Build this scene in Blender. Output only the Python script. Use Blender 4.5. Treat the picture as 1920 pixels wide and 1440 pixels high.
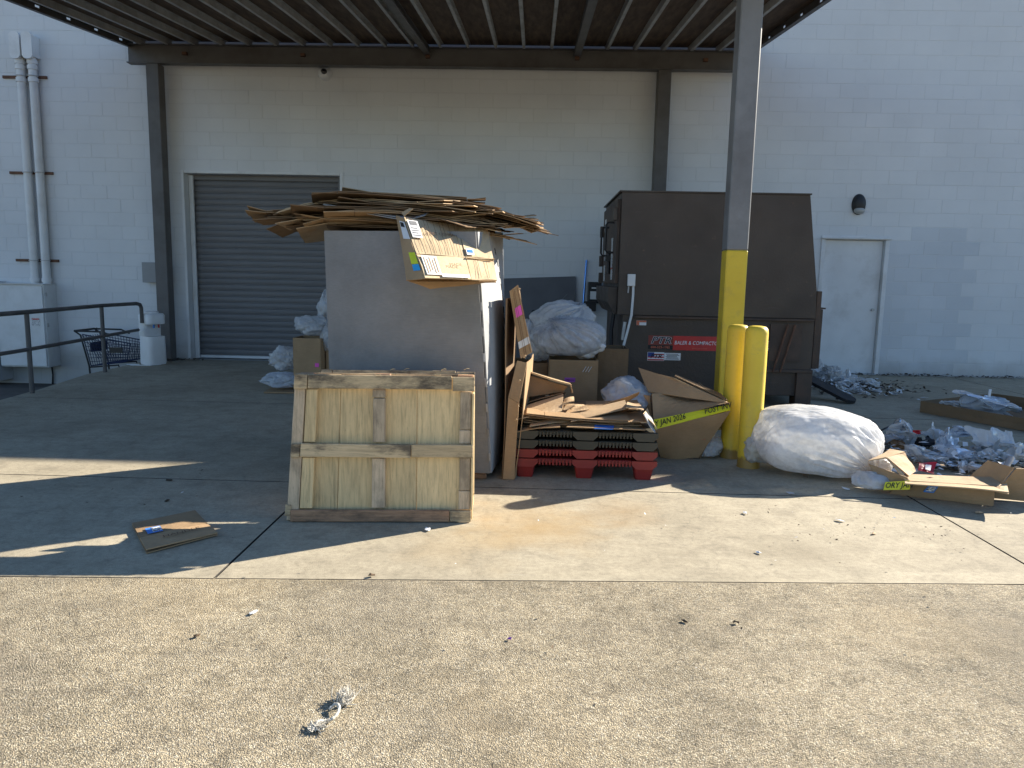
import bpy, bmesh, math, random
import numpy as np
from mathutils import Matrix, Vector

# ------------------------------------------------------------------ camera, world, sun, exposure
for o in list(bpy.data.objects):
    bpy.data.objects.remove(o)
SC = bpy.context.scene
COL = SC.collection
RAD = math.radians

PITCH, YAW, ROLL = RAD(8.1), RAD(1.5), RAD(1.15)
fwd = Vector((-math.sin(YAW) * math.cos(PITCH), math.cos(YAW) * math.cos(PITCH), -math.sin(PITCH)))
rt0 = Vector((math.cos(YAW), math.sin(YAW), 0))
up0 = rt0.cross(fwd)
rt = rt0 * math.cos(ROLL) + up0 * math.sin(ROLL)
up = up0 * math.cos(ROLL) - rt0 * math.sin(ROLL)
cd = bpy.data.cameras.new('camera')
cam = bpy.data.objects.new('camera', cd)
COL.objects.link(cam)
cam.matrix_world = Matrix(((rt.x, up.x, -fwd.x, 0), (rt.y, up.y, -fwd.y, 0), (rt.z, up.z, -fwd.z, 1.38), (0, 0, 0, 1)))
cd.sensor_width = 36
cd.lens = 36 * 1400 / 1920
cd.clip_end = 2000
SC.camera = cam

TO_SUN = Vector((1.65, 1.10, 1.0)).normalized()
SUN_EL = math.asin(TO_SUN.z)
SUN_AZ = math.atan2(TO_SUN.x, TO_SUN.y)          # clockwise from +Y
w = bpy.data.worlds.new('World')
SC.world = w
w.use_nodes = True
wn = w.node_tree
for n in list(wn.nodes):
    wn.nodes.remove(n)
sky = wn.nodes.new('ShaderNodeTexSky')
sky.sky_type = 'NISHITA'
sky.sun_disc = False
sky.sun_elevation = SUN_EL
sky.sun_rotation = SUN_AZ
sky.air_density = 1.0
sky.dust_density = 0.0
sky.ozone_density = 4.0
bg = wn.nodes.new('ShaderNodeBackground')
bg.inputs['Strength'].default_value = 0.07
wo = wn.nodes.new('ShaderNodeOutputWorld')
wn.links.new(sky.outputs[0], bg.inputs[0])
wn.links.new(bg.outputs[0], wo.inputs[0])
sl = bpy.data.lights.new('sun', 'SUN')
sl.energy = 5.0
sl.angle = RAD(0.53)
sl.color = (1.0, 0.92, 0.79)
so = bpy.data.objects.new('sun', sl)
COL.objects.link(so)
so.rotation_euler = (-TO_SUN).to_track_quat('-Z', 'Y').to_euler()
so.location = (20, 12, 14)

SC.view_settings.view_transform = 'Standard'
SC.view_settings.look = 'None'
SC.view_settings.gamma = 1.0
SC.view_settings.use_curve_mapping = False
SC.view_settings.exposure = 1.5
SC.cycles.max_bounces = 8
SC.cycles.transparent_max_bounces = 16
SC.cycles.use_denoising = True

# ------------------------------------------------------------------ helpers
rnd = random.Random(7)


def V(*a):
    return np.array(a, float)


def rotz(a):
    c, s = math.cos(a), math.sin(a)
    return np.array([[c, -s, 0], [s, c, 0], [0, 0, 1]])


def rotx(a):
    c, s = math.cos(a), math.sin(a)
    return np.array([[1, 0, 0], [0, c, -s], [0, s, c]])


def roty(a):
    c, s = math.cos(a), math.sin(a)
    return np.array([[c, 0, s], [0, 1, 0], [-s, 0, c]])


def unit(v):
    v = np.asarray(v, float)
    return v / (np.linalg.norm(v) + 1e-12)


class MB:
    """collects geometry for ONE mesh object"""
    def __init__(s):
        s.v = []; s.f = []; s.m = []

    def add(s, verts, faces, mi=0):
        b = len(s.v)
        s.v.extend([tuple(map(float, p)) for p in verts])
        s.f.extend([tuple(b + i for i in f) for f in faces])
        s.m.extend([mi] * len(faces))
        return s

    def box(s, c, d, R=None, mi=0, bev=0.0):
        c = np.asarray(c, float)
        h = np.asarray(d, float) / 2
        vs, fs = [], []
        if bev <= 0:
            for x in (-1, 1):
                for y in (-1, 1):
                    for z in (-1, 1):
                        vs.append(h * (x, y, z))
            fs = [(0, 1, 3, 2), (4, 6, 7, 5), (0, 4, 5, 1), (2, 3, 7, 6), (0, 2, 6, 4), (1, 5, 7, 3)]
        else:
            bev = min(bev, min(h) * .9)
            idx = {}
            for x in (-1, 1):
                for y in (-1, 1):
                    for z in (-1, 1):
                        sg = np.array((x, y, z))
                        for k in range(3):
                            q = sg * (h - bev)
                            q[k] = sg[k] * h[k]
                            idx[(x, y, z, k)] = len(vs)
                            vs.append(q)
            def face(k, sgn):
                a, b = [(1, 2), (2, 0), (0, 1)][k]
                out = []
                for (p, q) in ((-1, -1), (1, -1), (1, 1), (-1, 1)):
                    key = [0, 0, 0]; key[k] = sgn; key[a] = p; key[b] = q
                    out.append(idx[(*key, k)])
                return tuple(out if sgn > 0 else out[::-1])
            for k in range(3):
                for sgn in (-1, 1):
                    fs.append(face(k, sgn))
            for k in range(3):
                a, b = [(1, 2), (2, 0), (0, 1)][k]
                for p in (-1, 1):
                    for q in (-1, 1):
                        k0 = [0, 0, 0]; k0[k] = -1; k0[a] = p; k0[b] = q
                        k1 = list(k0); k1[k] = 1
                        f = (idx[(*k0, a)], idx[(*k1, a)], idx[(*k1, b)], idx[(*k0, b)])
                        fs.append(f if p * q < 0 else f[::-1])
            for x in (-1, 1):
                for y in (-1, 1):
                    for z in (-1, 1):
                        f = tuple(idx[(x, y, z, k)] for k in range(3))
                        fs.append(f if x * y * z > 0 else f[::-1])
        vs = np.array(vs)
        if R is not None:
            vs = vs @ np.asarray(R).T
        return s.add(vs + c, fs, mi)

    def rng(s, x0, x1, y0, y1, z0, z1, mi=0, bev=0.0):
        return s.box(((x0 + x1) / 2, (y0 + y1) / 2, (z0 + z1) / 2), (x1 - x0, y1 - y0, z1 - z0), None, mi, bev)

    def prism(s, poly, o, u, v, depth, mi=0, off=0.0):
        """polygon in (u, v) plane at o, extruded along n = u x v from off to off+depth"""
        o, u, v = np.asarray(o, float), np.asarray(u, float), np.asarray(v, float)
        n = unit(np.cross(u, v))
        k = len(poly)
        a = [o + u * p[0] + v * p[1] + n * off for p in poly]
        b = [q + n * depth for q in a]
        ar = sum(poly[i][0] * poly[(i + 1) % k][1] - poly[(i + 1) % k][0] * poly[i][1] for i in range(k))
        r = list(range(k))
        fs = [tuple(r[::-1]), tuple(k + i for i in r)] + [(i, (i + 1) % k, k + (i + 1) % k, k + i) for i in r]
        if ar < 0:
            fs = [f[::-1] for f in fs]
        return s.add(a + b, fs, mi)

    def tube(s, path, r, n=8, mi=0, closed=False):
        P = np.array(path, float)
        k = len(P)
        rr = np.full(k, r) if np.isscalar(r) else np.array(r, float)
        T = np.zeros_like(P)
        for i in range(k):
            a = P[(i - 1) % k] if (closed or i > 0) else P[i]
            b = P[(i + 1) % k] if (closed or i < k - 1) else P[i]
            T[i] = unit(b - a)
        ref = V(0, 0, 1) if abs(T[0][2]) < .9 else V(1, 0, 0)
        N = unit(np.cross(T[0], ref))
        vs = []
        for i in range(k):
            N = unit(N - T[i] * (N @ T[i]))
            B = np.cross(T[i], N)
            for j in range(n):
                t = 2 * math.pi * j / n
                vs.append(P[i] + rr[i] * (math.cos(t) * N + math.sin(t) * B))
        fs = []
        for i in range(k if closed else k - 1):
            i2 = (i + 1) % k
            for j in range(n):
                j2 = (j + 1) % n
                fs.append((i * n + j, i * n + j2, i2 * n + j2, i2 * n + j))
        if not closed:
            fs.append(tuple(range(n))[::-1])
            fs.append(tuple((k - 1) * n + j for j in range(n)))
        return s.add(vs, fs, mi)

    def lathe(s, prof, c, n=20, R=None, mi=0):
        vs, fs = [], []
        for (r, z) in prof:
            for j in range(n):
                t = 2 * math.pi * j / n
                vs.append((r * math.cos(t), r * math.sin(t), z))
        for i in range(len(prof) - 1):
            for j in range(n):
                j2 = (j + 1) % n
                fs.append((i * n + j, i * n + j2, (i + 1) * n + j2, (i + 1) * n + j))
        fs.append(tuple(range(n))[::-1])
        fs.append(tuple((len(prof) - 1) * n + j for j in range(n)))
        vs = np.array(vs)
        if R is not None:
            vs = vs @ np.asarray(R).T
        return s.add(vs + np.asarray(c, float), fs, mi)

    def slab(s, G, t, mi=0):
        """thick sheet from an N x M grid of points (centre surface)"""
        G = np.asarray(G, float)
        n, m, _ = G.shape
        du = np.gradient(G, axis=0); dv = np.gradient(G, axis=1)
        N = np.cross(du, dv)
        N /= (np.linalg.norm(N, axis=2, keepdims=True) + 1e-12)
        A = (G + N * t / 2).reshape(-1, 3); B = (G - N * t / 2).reshape(-1, 3)
        k = n * m
        fs = []
        for i in range(n - 1):
            for j in range(m - 1):
                q = (i * m + j, (i + 1) * m + j, (i + 1) * m + j + 1, i * m + j + 1)
                fs.append(q)
                fs.append(tuple(k + a for a in q[::-1]))
        ring = [i * m for i in range(n)] + [(n - 1) * m + j for j in range(1, m)] + \
               [i * m + m - 1 for i in range(n - 2, -1, -1)] + [j for j in range(m - 2, 0, -1)]
        for a, b in zip(ring, ring[1:] + ring[:1]):
            fs.append((b, a, k + a, k + b))
        return s.add(np.vstack([A, B]), fs, mi)

    def quad(s, a, b, c, d, t, n=2, m=2, mi=0, bend=None):
        """thick panel with corners a b c d (a-b one edge, d-c the opposite edge)"""
        a, b, c, d = [np.asarray(q, float) for q in (a, b, c, d)]
        U = np.linspace(0, 1, n)[:, None, None]; W = np.linspace(0, 1, m)[None, :, None]
        G = (1 - U) * (1 - W) * a + U * (1 - W) * b + U * W * c + (1 - U) * W * d
        if bend is not None:
            N = unit(np.cross(b - a, d - a))
            G = G + N * bend(U[..., 0] + 0 * W[..., 0], W[..., 0] + 0 * U[..., 0])[..., None]
        return s.slab(G, t, mi)

    def build(s, name, mats, parent=None, loc=None, smooth=False, local=False):
        v = np.array(s.v, float).reshape(-1, 3)
        if parent is not None:
            if not local:
                v = v - np.array(parent_loc(parent))
        else:
            if loc is None:
                loc = ((v[:, 0].min() + v[:, 0].max()) / 2, (v[:, 1].min() + v[:, 1].max()) / 2, v[:, 2].min())
            v = v - np.array(loc)
        me = bpy.data.meshes.new(name)
        me.from_pydata(v.tolist(), [], s.f)
        if not isinstance(mats, (list, tuple)):
            mats = [mats]
        for m in mats:
            me.materials.append(m)
        if len(mats) > 1:
            me.polygons.foreach_set('material_index', s.m)
        if smooth:
            me.polygons.foreach_set('use_smooth', [True] * len(me.polygons))
            if smooth is not True:
                me.set_sharp_from_angle(angle=RAD(smooth))
        me.update()
        o = bpy.data.objects.new(name, me)
        COL.objects.link(o)
        if parent is not None:
            o.parent = parent
        else:
            o.location = loc
        return o


def parent_loc(p):
    """world position of a parent chain without rotation"""
    l = np.zeros(3)
    while p is not None:
        l = l + np.array(p.location)
        p = p.parent
    return l


def tag(o, label=None, cat=None, group=None, kind=None):
    if label: o['label'] = label
    if cat: o['category'] = cat
    if group: o['group'] = group
    if kind: o['kind'] = kind
    return o


def thing(name, label, cat, loc=(0, 0, 0), rot=None, group=None):
    o = bpy.data.objects.new(name, None)
    COL.objects.link(o)
    o.location = loc
    o.empty_display_size = .1
    if rot is not None:
        o.rotation_euler = rot
    return tag(o, label, cat, group)


def copy_tree(o, parent=None):
    c = o.copy()
    COL.objects.link(c)
    c.parent = parent
    for ch in list(o.children):
        copy_tree(ch, c)
    return c


_tx = {}
def text_mesh(txt, size=1.0, bold=0.0, shear=0.0, align='LEFT'):
    key = (txt, bold, shear, align)
    if key not in _tx:
        c = bpy.data.curves.new('t', 'FONT')
        c.body = txt; c.size = 1; c.offset = bold; c.shear = shear; c.align_x = align; c.resolution_u = 2
        o = bpy.data.objects.new('t', c)
        COL.objects.link(o)
        dg = bpy.context.evaluated_depsgraph_get()
        me = bpy.data.meshes.new_from_object(o.evaluated_get(dg))
        _tx[key] = ([tuple(v.co) for v in me.vertices], [tuple(p.vertices) for p in me.polygons])
        bpy.data.objects.remove(o); bpy.data.curves.remove(c); bpy.data.meshes.remove(me)
    vs, fs = _tx[key]
    return [(x * size, y * size) for x, y, _ in vs], fs


def text(mb, txt, o, u, v, size, bold=0.0, shear=0.0, align='LEFT', off=.002, mi=0, sx=1.0):
    u, v = unit(u), unit(v)
    n = unit(np.cross(u, v))
    vs, fs = text_mesh(txt, size, bold, shear, align)
    o = np.asarray(o, float)
    mb.add([o + u * x * sx + v * y + n * off for x, y in vs], fs, mi)


# vectorised value noise and crumple
def vnoise(p, seed=0):
    p = np.asarray(p, float)
    i = np.floor(p).astype(np.int64); f = p - i
    f = f * f * (3 - 2 * f)
    def h(dx, dy, dz):
        n = (i[:, 0] + dx) * 374761393 + (i[:, 1] + dy) * 668265263 + (i[:, 2] + dz) * 2147483647 + seed * 1274126177
        n = (n ^ (n >> 13)) * 1274126177
        n = n ^ (n >> 16)
        return (n & 0xffff) / 32767.5 - 1
    x, y, z = f.T
    def L(a, b, t): return a + (b - a) * t
    return L(L(L(h(0, 0, 0), h(1, 0, 0), x), L(h(0, 1, 0), h(1, 1, 0), x), y),
             L(L(h(0, 0, 1), h(1, 0, 1), x), L(h(0, 1, 1), h(1, 1, 1), x), y), z)


def crumple(p, freq, seed, k=7):
    """creased height field: folded triangle waves in random directions"""
    r = np.random.RandomState(seed)
    out = np.zeros(len(p))
    for a in range(k):
        d = unit(r.normal(size=3))
        wv = 0.35 * vnoise(p * freq * .6, seed + a)
        t = (p @ d) * freq * r.uniform(.5, 1.5) + r.uniform() + wv
        out += np.abs((t % 1.0) - .5) * r.uniform(.5, 1)
    return out / k * 4 - 1


_ico = {}
def ico(sub):
    if sub not in _ico:
        bm = bmesh.new()
        bmesh.ops.create_icosphere(bm, subdivisions=sub, radius=1)
        _ico[sub] = (np.array([v.co[:] for v in bm.verts]), [tuple(v.index for v in f.verts) for f in bm.faces])
        bm.free()
    return _ico[sub]


def blob(c, rad, seed, sub=5, lump=.14, cr=.05, crf=3.0, fine=.02, finef=8.0, neck=None, neck_len=.5, neck_w=.35,
         pleat=.12, pk=14, floor=None, R=None, power=2.0, reach=1.0):
    """crumpled bag: creased ellipsoid, optional gathered necks (unit directions before scaling)"""
    d, fs = ico(sub)
    d = d.copy()
    if power != 2.0:
        q = (np.abs(d) ** power).sum(1) ** (-1 / power)
        base = d * q[:, None]
    else:
        base = d.copy()
    r = 1 + lump * vnoise(d * 1.7 + seed * 3.1, seed) + lump * .5 * vnoise(d * 3.7 + seed, seed + 5)
    r += cr * crumple(d, crf, seed + 11) + fine * crumple(d, finef, seed + 23)
    p = base * r[:, None]
    for nk in ([] if neck is None else neck):
        nk = unit(nk)
        ct = np.clip(d @ nk, -1, 1)
        th = np.arccos(ct)
        ref = unit(np.cross(nk, (0.3, .2, .93)))
        b2 = np.cross(nk, ref)
        ph = np.arctan2(d @ b2, d @ ref)
        wv = vnoise(np.stack([np.cos(ph) * pk / 6, np.sin(ph) * pk / 6, th * .6], 1) * 1.0, seed + 3)
        fold = np.abs(((ph / (2 * math.pi) * pk + wv * .8) % 1) - .5) * 2 - .5
        amp = pleat * np.exp(-((th - .5 * reach) / (.6 * reach)) ** 2)
        p *= (1 + amp * fold)[:, None]
        g = np.exp(-(th / neck_w) ** 2)
        ax = (p @ nk)[:, None] * nk
        p = ax + (p - ax) * (1 - .75 * g)[:, None] + nk * (g * neck_len * .3)[:, None]
    p = p * np.asarray(rad, float)
    if R is not None:
        p = p @ np.asarray(R).T
    p = p + np.asarray(c, float)
    if floor is not None:
        z = p[:, 2]
        lo = floor + .012
        k = .05
        p[:, 2] = np.where(z < lo + k, lo + k * np.exp(np.minimum((z - lo - k) / k, 0)) * 1.0 - 0 * z, z)
    m = MB()
    m.add(p, fs)
    return m


def crumpled_sheet(c, rad, seed, n=54, folds=11, lift=.0, floor=0.0, aspect=1.0):
    """a sheet of film folded by repeated reflections: flat facets, sharp creases, layered edges"""
    r = np.random.RandomState(seed)
    U, W = np.meshgrid(np.linspace(-1, 1, n), np.linspace(-1, 1, n), indexing='ij')
    p = np.stack([U * 2.1, W * 2.1 * aspect, 0 * U], 2).reshape(-1, 3)
    edge = 1 + .12 * vnoise(np.stack([p[:, 0] * 2, p[:, 1] * 2, 0 * p[:, 0]], 1), seed)
    p *= edge[:, None]
    p[:, 2] += .35 * vnoise(p * 1.1 + seed, seed + 1) + .12 * vnoise(p * 3 + seed, seed + 2)
    for k in range(folds):
        nv = unit(r.normal(size=3) * (1, 1, .75))
        d = r.uniform(.45, 1.05)
        q = p @ nv - d
        p = p - np.maximum(q, 0)[:, None] * nv * r.uniform(1.75, 2.0)
    p += .05 * np.stack([crumple(p, 2.6, seed + 7 + j, 5) for j in range(3)], 1)
    p += .02 * np.stack([crumple(p, 6.5, seed + 17 + j, 4) for j in range(3)], 1)
    m_ = np.abs(p).max(0)
    p = p / np.maximum(m_, .3) * np.asarray(rad)
    if floor is not None:
        p[:, 2] -= np.percentile(p[:, 2], 1.5)
        p[:, 2] = np.maximum(p[:, 2], 0.0) + .004 + .004 * (p[:, 0] - p[:, 0].min())
        p = p + (c[0], c[1], floor + lift)
    else:
        p = p + np.asarray(c)
    fs = [(i * n + j, (i + 1) * n + j, (i + 1) * n + j + 1, i * n + j + 1) for i in range(n - 1) for j in range(n - 1)]
    m = MB()
    m.add(p, fs)
    return m
# ------------------------------------------------------------------ materials
def _nt(name):
    m = bpy.data.materials.new(name)
    m.use_nodes = True
    nt = m.node_tree
    b = nt.nodes['Principled BSDF']
    return m, nt, b


def N(nt, t, **kw):
    n = nt.nodes.new(t)
    for k, v in kw.items():
        if hasattr(n, k):
            setattr(n, k, v)
        else:
            n.inputs[k].default_value = v
    return n


def coords(nt, stretch=(1, 1, 1), offset=True):
    tc = N(nt, 'ShaderNodeTexCoord')
    mp = N(nt, 'ShaderNodeMapping')
    mp.inputs['Scale'].default_value = stretch
    nt.links.new(tc.outputs['Object'], mp.inputs['Vector'])
    if offset:
        oi = N(nt, 'ShaderNodeObjectInfo')
        mu = N(nt, 'ShaderNodeMath', operation='MULTIPLY')
        mu.inputs[1].default_value = 41.7
        nt.links.new(oi.outputs['Random'], mu.inputs[0])
        nt.links.new(mu.outputs[0], mp.inputs['Location'])
    return mp.outputs['Vector']


def noise(nt, vec, scale, detail=4, rough=.55, dist=0.0):
    n = N(nt, 'ShaderNodeTexNoise')
    n.inputs['Scale'].default_value = scale
    n.inputs['Detail'].default_value = detail
    n.inputs['Roughness'].default_value = rough
    n.inputs['Distortion'].default_value = dist
    nt.links.new(vec, n.inputs['Vector'])
    return n.outputs['Fac']


def ramp(nt, fac, stops, interp='LINEAR'):
    r = N(nt, 'ShaderNodeValToRGB')
    r.color_ramp.interpolation = interp
    e = r.color_ramp.elements
    while len(e) < len(stops):
        e.new(.5)
    for q, (p, c) in zip(e, stops):
        q.position = p
        q.color = (c, c, c, 1) if np.isscalar(c) else (*c, 1)
    nt.links.new(fac, r.inputs[0])
    return r.outputs[0]


def mix(nt, fac, a, b, mode='MIX'):
    m = N(nt, 'ShaderNodeMix', data_type='RGBA', blend_type=mode)
    for s, val in ((0, fac), (6, a), (7, b)):
        if hasattr(val, 'is_output') or isinstance(val, bpy.types.NodeSocket):
            nt.links.new(val, m.inputs[s])
        elif s == 0:
            m.inputs[0].default_value = val
        else:
            m.inputs[s].default_value = (*val, 1) if len(val) == 3 else val
    return m.outputs[2]


def bump(nt, b, h, strength=.3, dist=.01):
    n = N(nt, 'ShaderNodeBump')
    n.inputs['Strength'].default_value = strength
    n.inputs['Distance'].default_value = dist
    nt.links.new(h, n.inputs['Height'])
    nt.links.new(n.outputs[0], b.inputs['Normal'])
    return n


def objvar(nt, col, amt):
    oi = N(nt, 'ShaderNodeObjectInfo')
    mr = N(nt, 'ShaderNodeMapRange')
    mr.inputs['To Min'].default_value = 1 - amt
    mr.inputs['To Max'].default_value = 1 + amt
    nt.links.new(oi.outputs['Random'], mr.inputs['Value'])
    hs = N(nt, 'ShaderNodeHueSaturation')
    nt.links.new(col, hs.inputs['Color'])
    nt.links.new(mr.outputs[0], hs.inputs['Value'])
    return hs.outputs[0]


def M(name, base, rough=.6, metal=0.0, var=.12, scale=6, bmp=0.0, bscale=60, bdist=.004, spec=.4, orand=0.0,
      stretch=(1, 1, 1), dirt=None, dirt_amt=.4, dirt_scale=2.5):
    m, nt, b = _nt(name)
    vec = coords(nt, stretch)
    f = noise(nt, vec, scale, 5)
    base = np.array(base)
    c = ramp(nt, f, [(.3, tuple(base * (1 - var))), (.7, tuple(np.minimum(base * (1 + var), 1)))])
    if dirt is not None:
        g = ramp(nt, noise(nt, vec, dirt_scale, 7, .65), [(.48, 0.0), (.72, dirt_amt)])
        c = mix(nt, g, c, dirt)
    if orand:
        c = objvar(nt, c, orand)
    nt.links.new(c, b.inputs['Base Color'])
    b.inputs['Roughness'].default_value = rough
    b.inputs['Metallic'].default_value = metal
    b.inputs['Specular IOR Level'].default_value = spec
    if bmp:
        bump(nt, b, noise(nt, vec, bscale, 4), bmp, bdist)
    return m


MT = {}
# painted block wall
def wall_mat(name, base, amt=.02):
    m, nt, b = _nt(name)
    tc = N(nt, 'ShaderNodeTexCoord')
    geo = N(nt, 'ShaderNodeNewGeometry')
    pos = geo.outputs['Position']
    f1 = noise(nt, pos, 1.1, 6, .6)
    c = ramp(nt, f1, [(.3, tuple(np.array(base) * .93)), (.7, tuple(np.array(base) * 1.02))])
    # scuffs and stains with their own shapes
    f2 = ramp(nt, noise(nt, pos, 5.5, 8, .72), [(.62, 0.0), (.78, .30)])
    c = mix(nt, f2, c, (.36, .34, .31))
    f3 = ramp(nt, noise(nt, pos, 26, 3, .6), [(.70, 0.0), (.76, .4)])
    c = mix(nt, f3, c, (.30, .28, .26))
    # splash zone along the bottom of the wall
    sx = N(nt, 'ShaderNodeSeparateXYZ')
    nt.links.new(pos, sx.inputs[0])
    ad = N(nt, 'ShaderNodeMath', operation='ADD')
    mu = N(nt, 'ShaderNodeMath', operation='MULTIPLY')
    mu.inputs[1].default_value = .5
    nt.links.new(noise(nt, pos, 3.0, 5), mu.inputs[0])
    nt.links.new(sx.outputs[2], ad.inputs[0]); nt.links.new(mu.outputs[0], ad.inputs[1])
    lo = ramp(nt, ad.outputs[0], [(.22, .55), (.55, 0.0)])
    c = mix(nt, lo, c, (.30, .27, .23))
    c = objvar(nt, c, amt)
    nt.links.new(c, b.inputs['Base Color'])
    b.inputs['Roughness'].default_value = .62
    b.inputs['Specular IOR Level'].default_value = .3
    bump(nt, b, noise(nt, pos, 90, 5, .7), .35, .004)
    return m


MT['wall'] = wall_mat('wall_paint', (.655, .665, .675))
MT['mortar'] = wall_mat('mortar_paint', (.615, .625, .635))
MT['patch'] = wall_mat('infill_paint', (.59, .61, .635), .04)


def concrete_mat():
    m, nt, b = _nt('apron_concrete')
    geo = N(nt, 'ShaderNodeNewGeometry')
    pos = geo.outputs['Position']
    c = ramp(nt, noise(nt, pos, .9, 8, .65), [(.28, (.29, .25, .18)), (.5, (.38, .33, .24)), (.74, (.455, .40, .295))])
    mp = N(nt, 'ShaderNodeMapping')
    mp.inputs['Scale'].default_value = (.7, 5.5, 1)
    mp.inputs['Rotation'].default_value = (0, 0, .12)
    nt.links.new(pos, mp.inputs[0])
    s = ramp(nt, noise(nt, mp.outputs[0], 2.2, 8, .7), [(.3, .82), (.7, 1.10)])
    c = mix(nt, .6, c, s, 'MULTIPLY')
    s2 = ramp(nt, noise(nt, pos, 6.5, 8, .72, .6), [(.32, .70), (.5, 1.0), (.7, 1.16)])
    c = mix(nt, .75, c, s2, 'MULTIPLY')
    s3 = ramp(nt, noise(nt, pos, 38, 5, .7), [(.34, .74), (.52, 1.0), (.68, 1.12)])
    c = mix(nt, .7, c, s3, 'MULTIPLY')
    # rust/ochre leak stains on the slab
    for (x, y, r, amt, col) in ((.05, 4.05, .62, .8, (.36, .235, .095)), (-.35, 3.75, .5, .5, (.36, .25, .12)), (.55, 4.35, .4, .55, (.33, .21, .09)),
                                (1.45, 3.75, .55, .55, (.20, .165, .11)), (2.9, 6.6, 1.6, .7, (.15, .125, .095)), (5.4, 10.2, 1.8, .6, (.16, .13, .10)),
                                (1.2, 5.2, .8, .5, (.19, .16, .12)), (3.4, 9.0, 1.2, .6, (.13, .11, .09)), (-3.6, 6.8, 2.0, .35, (.2, .19, .17))):
        vd = N(nt, 'ShaderNodeVectorMath', operation='DISTANCE')
        nt.links.new(pos, vd.inputs[0])
        vd.inputs[1].default_value = (x, y, 0)
        mu = N(nt, 'ShaderNodeMath', operation='MULTIPLY_ADD')
        nt.links.new(noise(nt, pos, 2.6, 7, .65), mu.inputs[0])
        mu.inputs[1].default_value = 1.5 * r
        nt.links.new(vd.outputs['Value'], mu.inputs[2])
        g = ramp(nt, mu.outputs[0], [(min(.95, .55 * r), amt), (min(.99, 1.55 * r), 0.0)])
        c = mix(nt, g, c, col)
    sp = ramp(nt, noise(nt, pos, 230, 2, .6), [(.32, .70), (.5, 1.0), (.68, 1.2)])
    c = mix(nt, .8, c, sp, 'MULTIPLY')
    bl = ramp(nt, noise(nt, pos, 14, 6, .75), [(.60, 0.0), (.74, .45)])
    c = mix(nt, bl, c, (.17, .15, .12))
    # fine pale scratches of dragged pallets
    mp2 = N(nt, 'ShaderNodeMapping')
    mp2.inputs['Scale'].default_value = (.5, 16, 1)
    mp2.inputs['Rotation'].default_value = (0, 0, .05)
    nt.links.new(pos, mp2.inputs[0])
    sc = ramp(nt, noise(nt, mp2.outputs[0], 5, 4, .6), [(.64, 0.0), (.72, .35)])
    c = mix(nt, sc, c, (.56, .52, .43))
    # hairline cracks
    vo = N(nt, 'ShaderNodeTexVoronoi', feature='DISTANCE_TO_EDGE')
    vo.inputs['Scale'].default_value = .55
    wv = N(nt, 'ShaderNodeVectorMath', operation='ADD')
    nz = N(nt, 'ShaderNodeTexNoise'); nz.inputs['Scale'].default_value = 3; nz.inputs['Detail'].default_value = 6
    nt.links.new(pos, nz.inputs['Vector'])
    nt.links.new(pos, wv.inputs[0]); nt.links.new(nz.outputs['Color'], wv.inputs[1])
    nt.links.new(wv.outputs[0], vo.inputs['Vector'])
    ck = ramp(nt, vo.outputs['Distance'], [(0, .35), (.004, 0.0)])
    c = mix(nt, ck, c, (.16, .14, .11))
    nt.links.new(c, b.inputs['Base Color'])
    b.inputs['Roughness'].default_value = .85
    b.inputs['Specular IOR Level'].default_value = .25
    bump(nt, b, noise(nt, pos, 160, 4, .7), .5, .003)
    return m


MT['concrete'] = concrete_mat()


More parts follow.
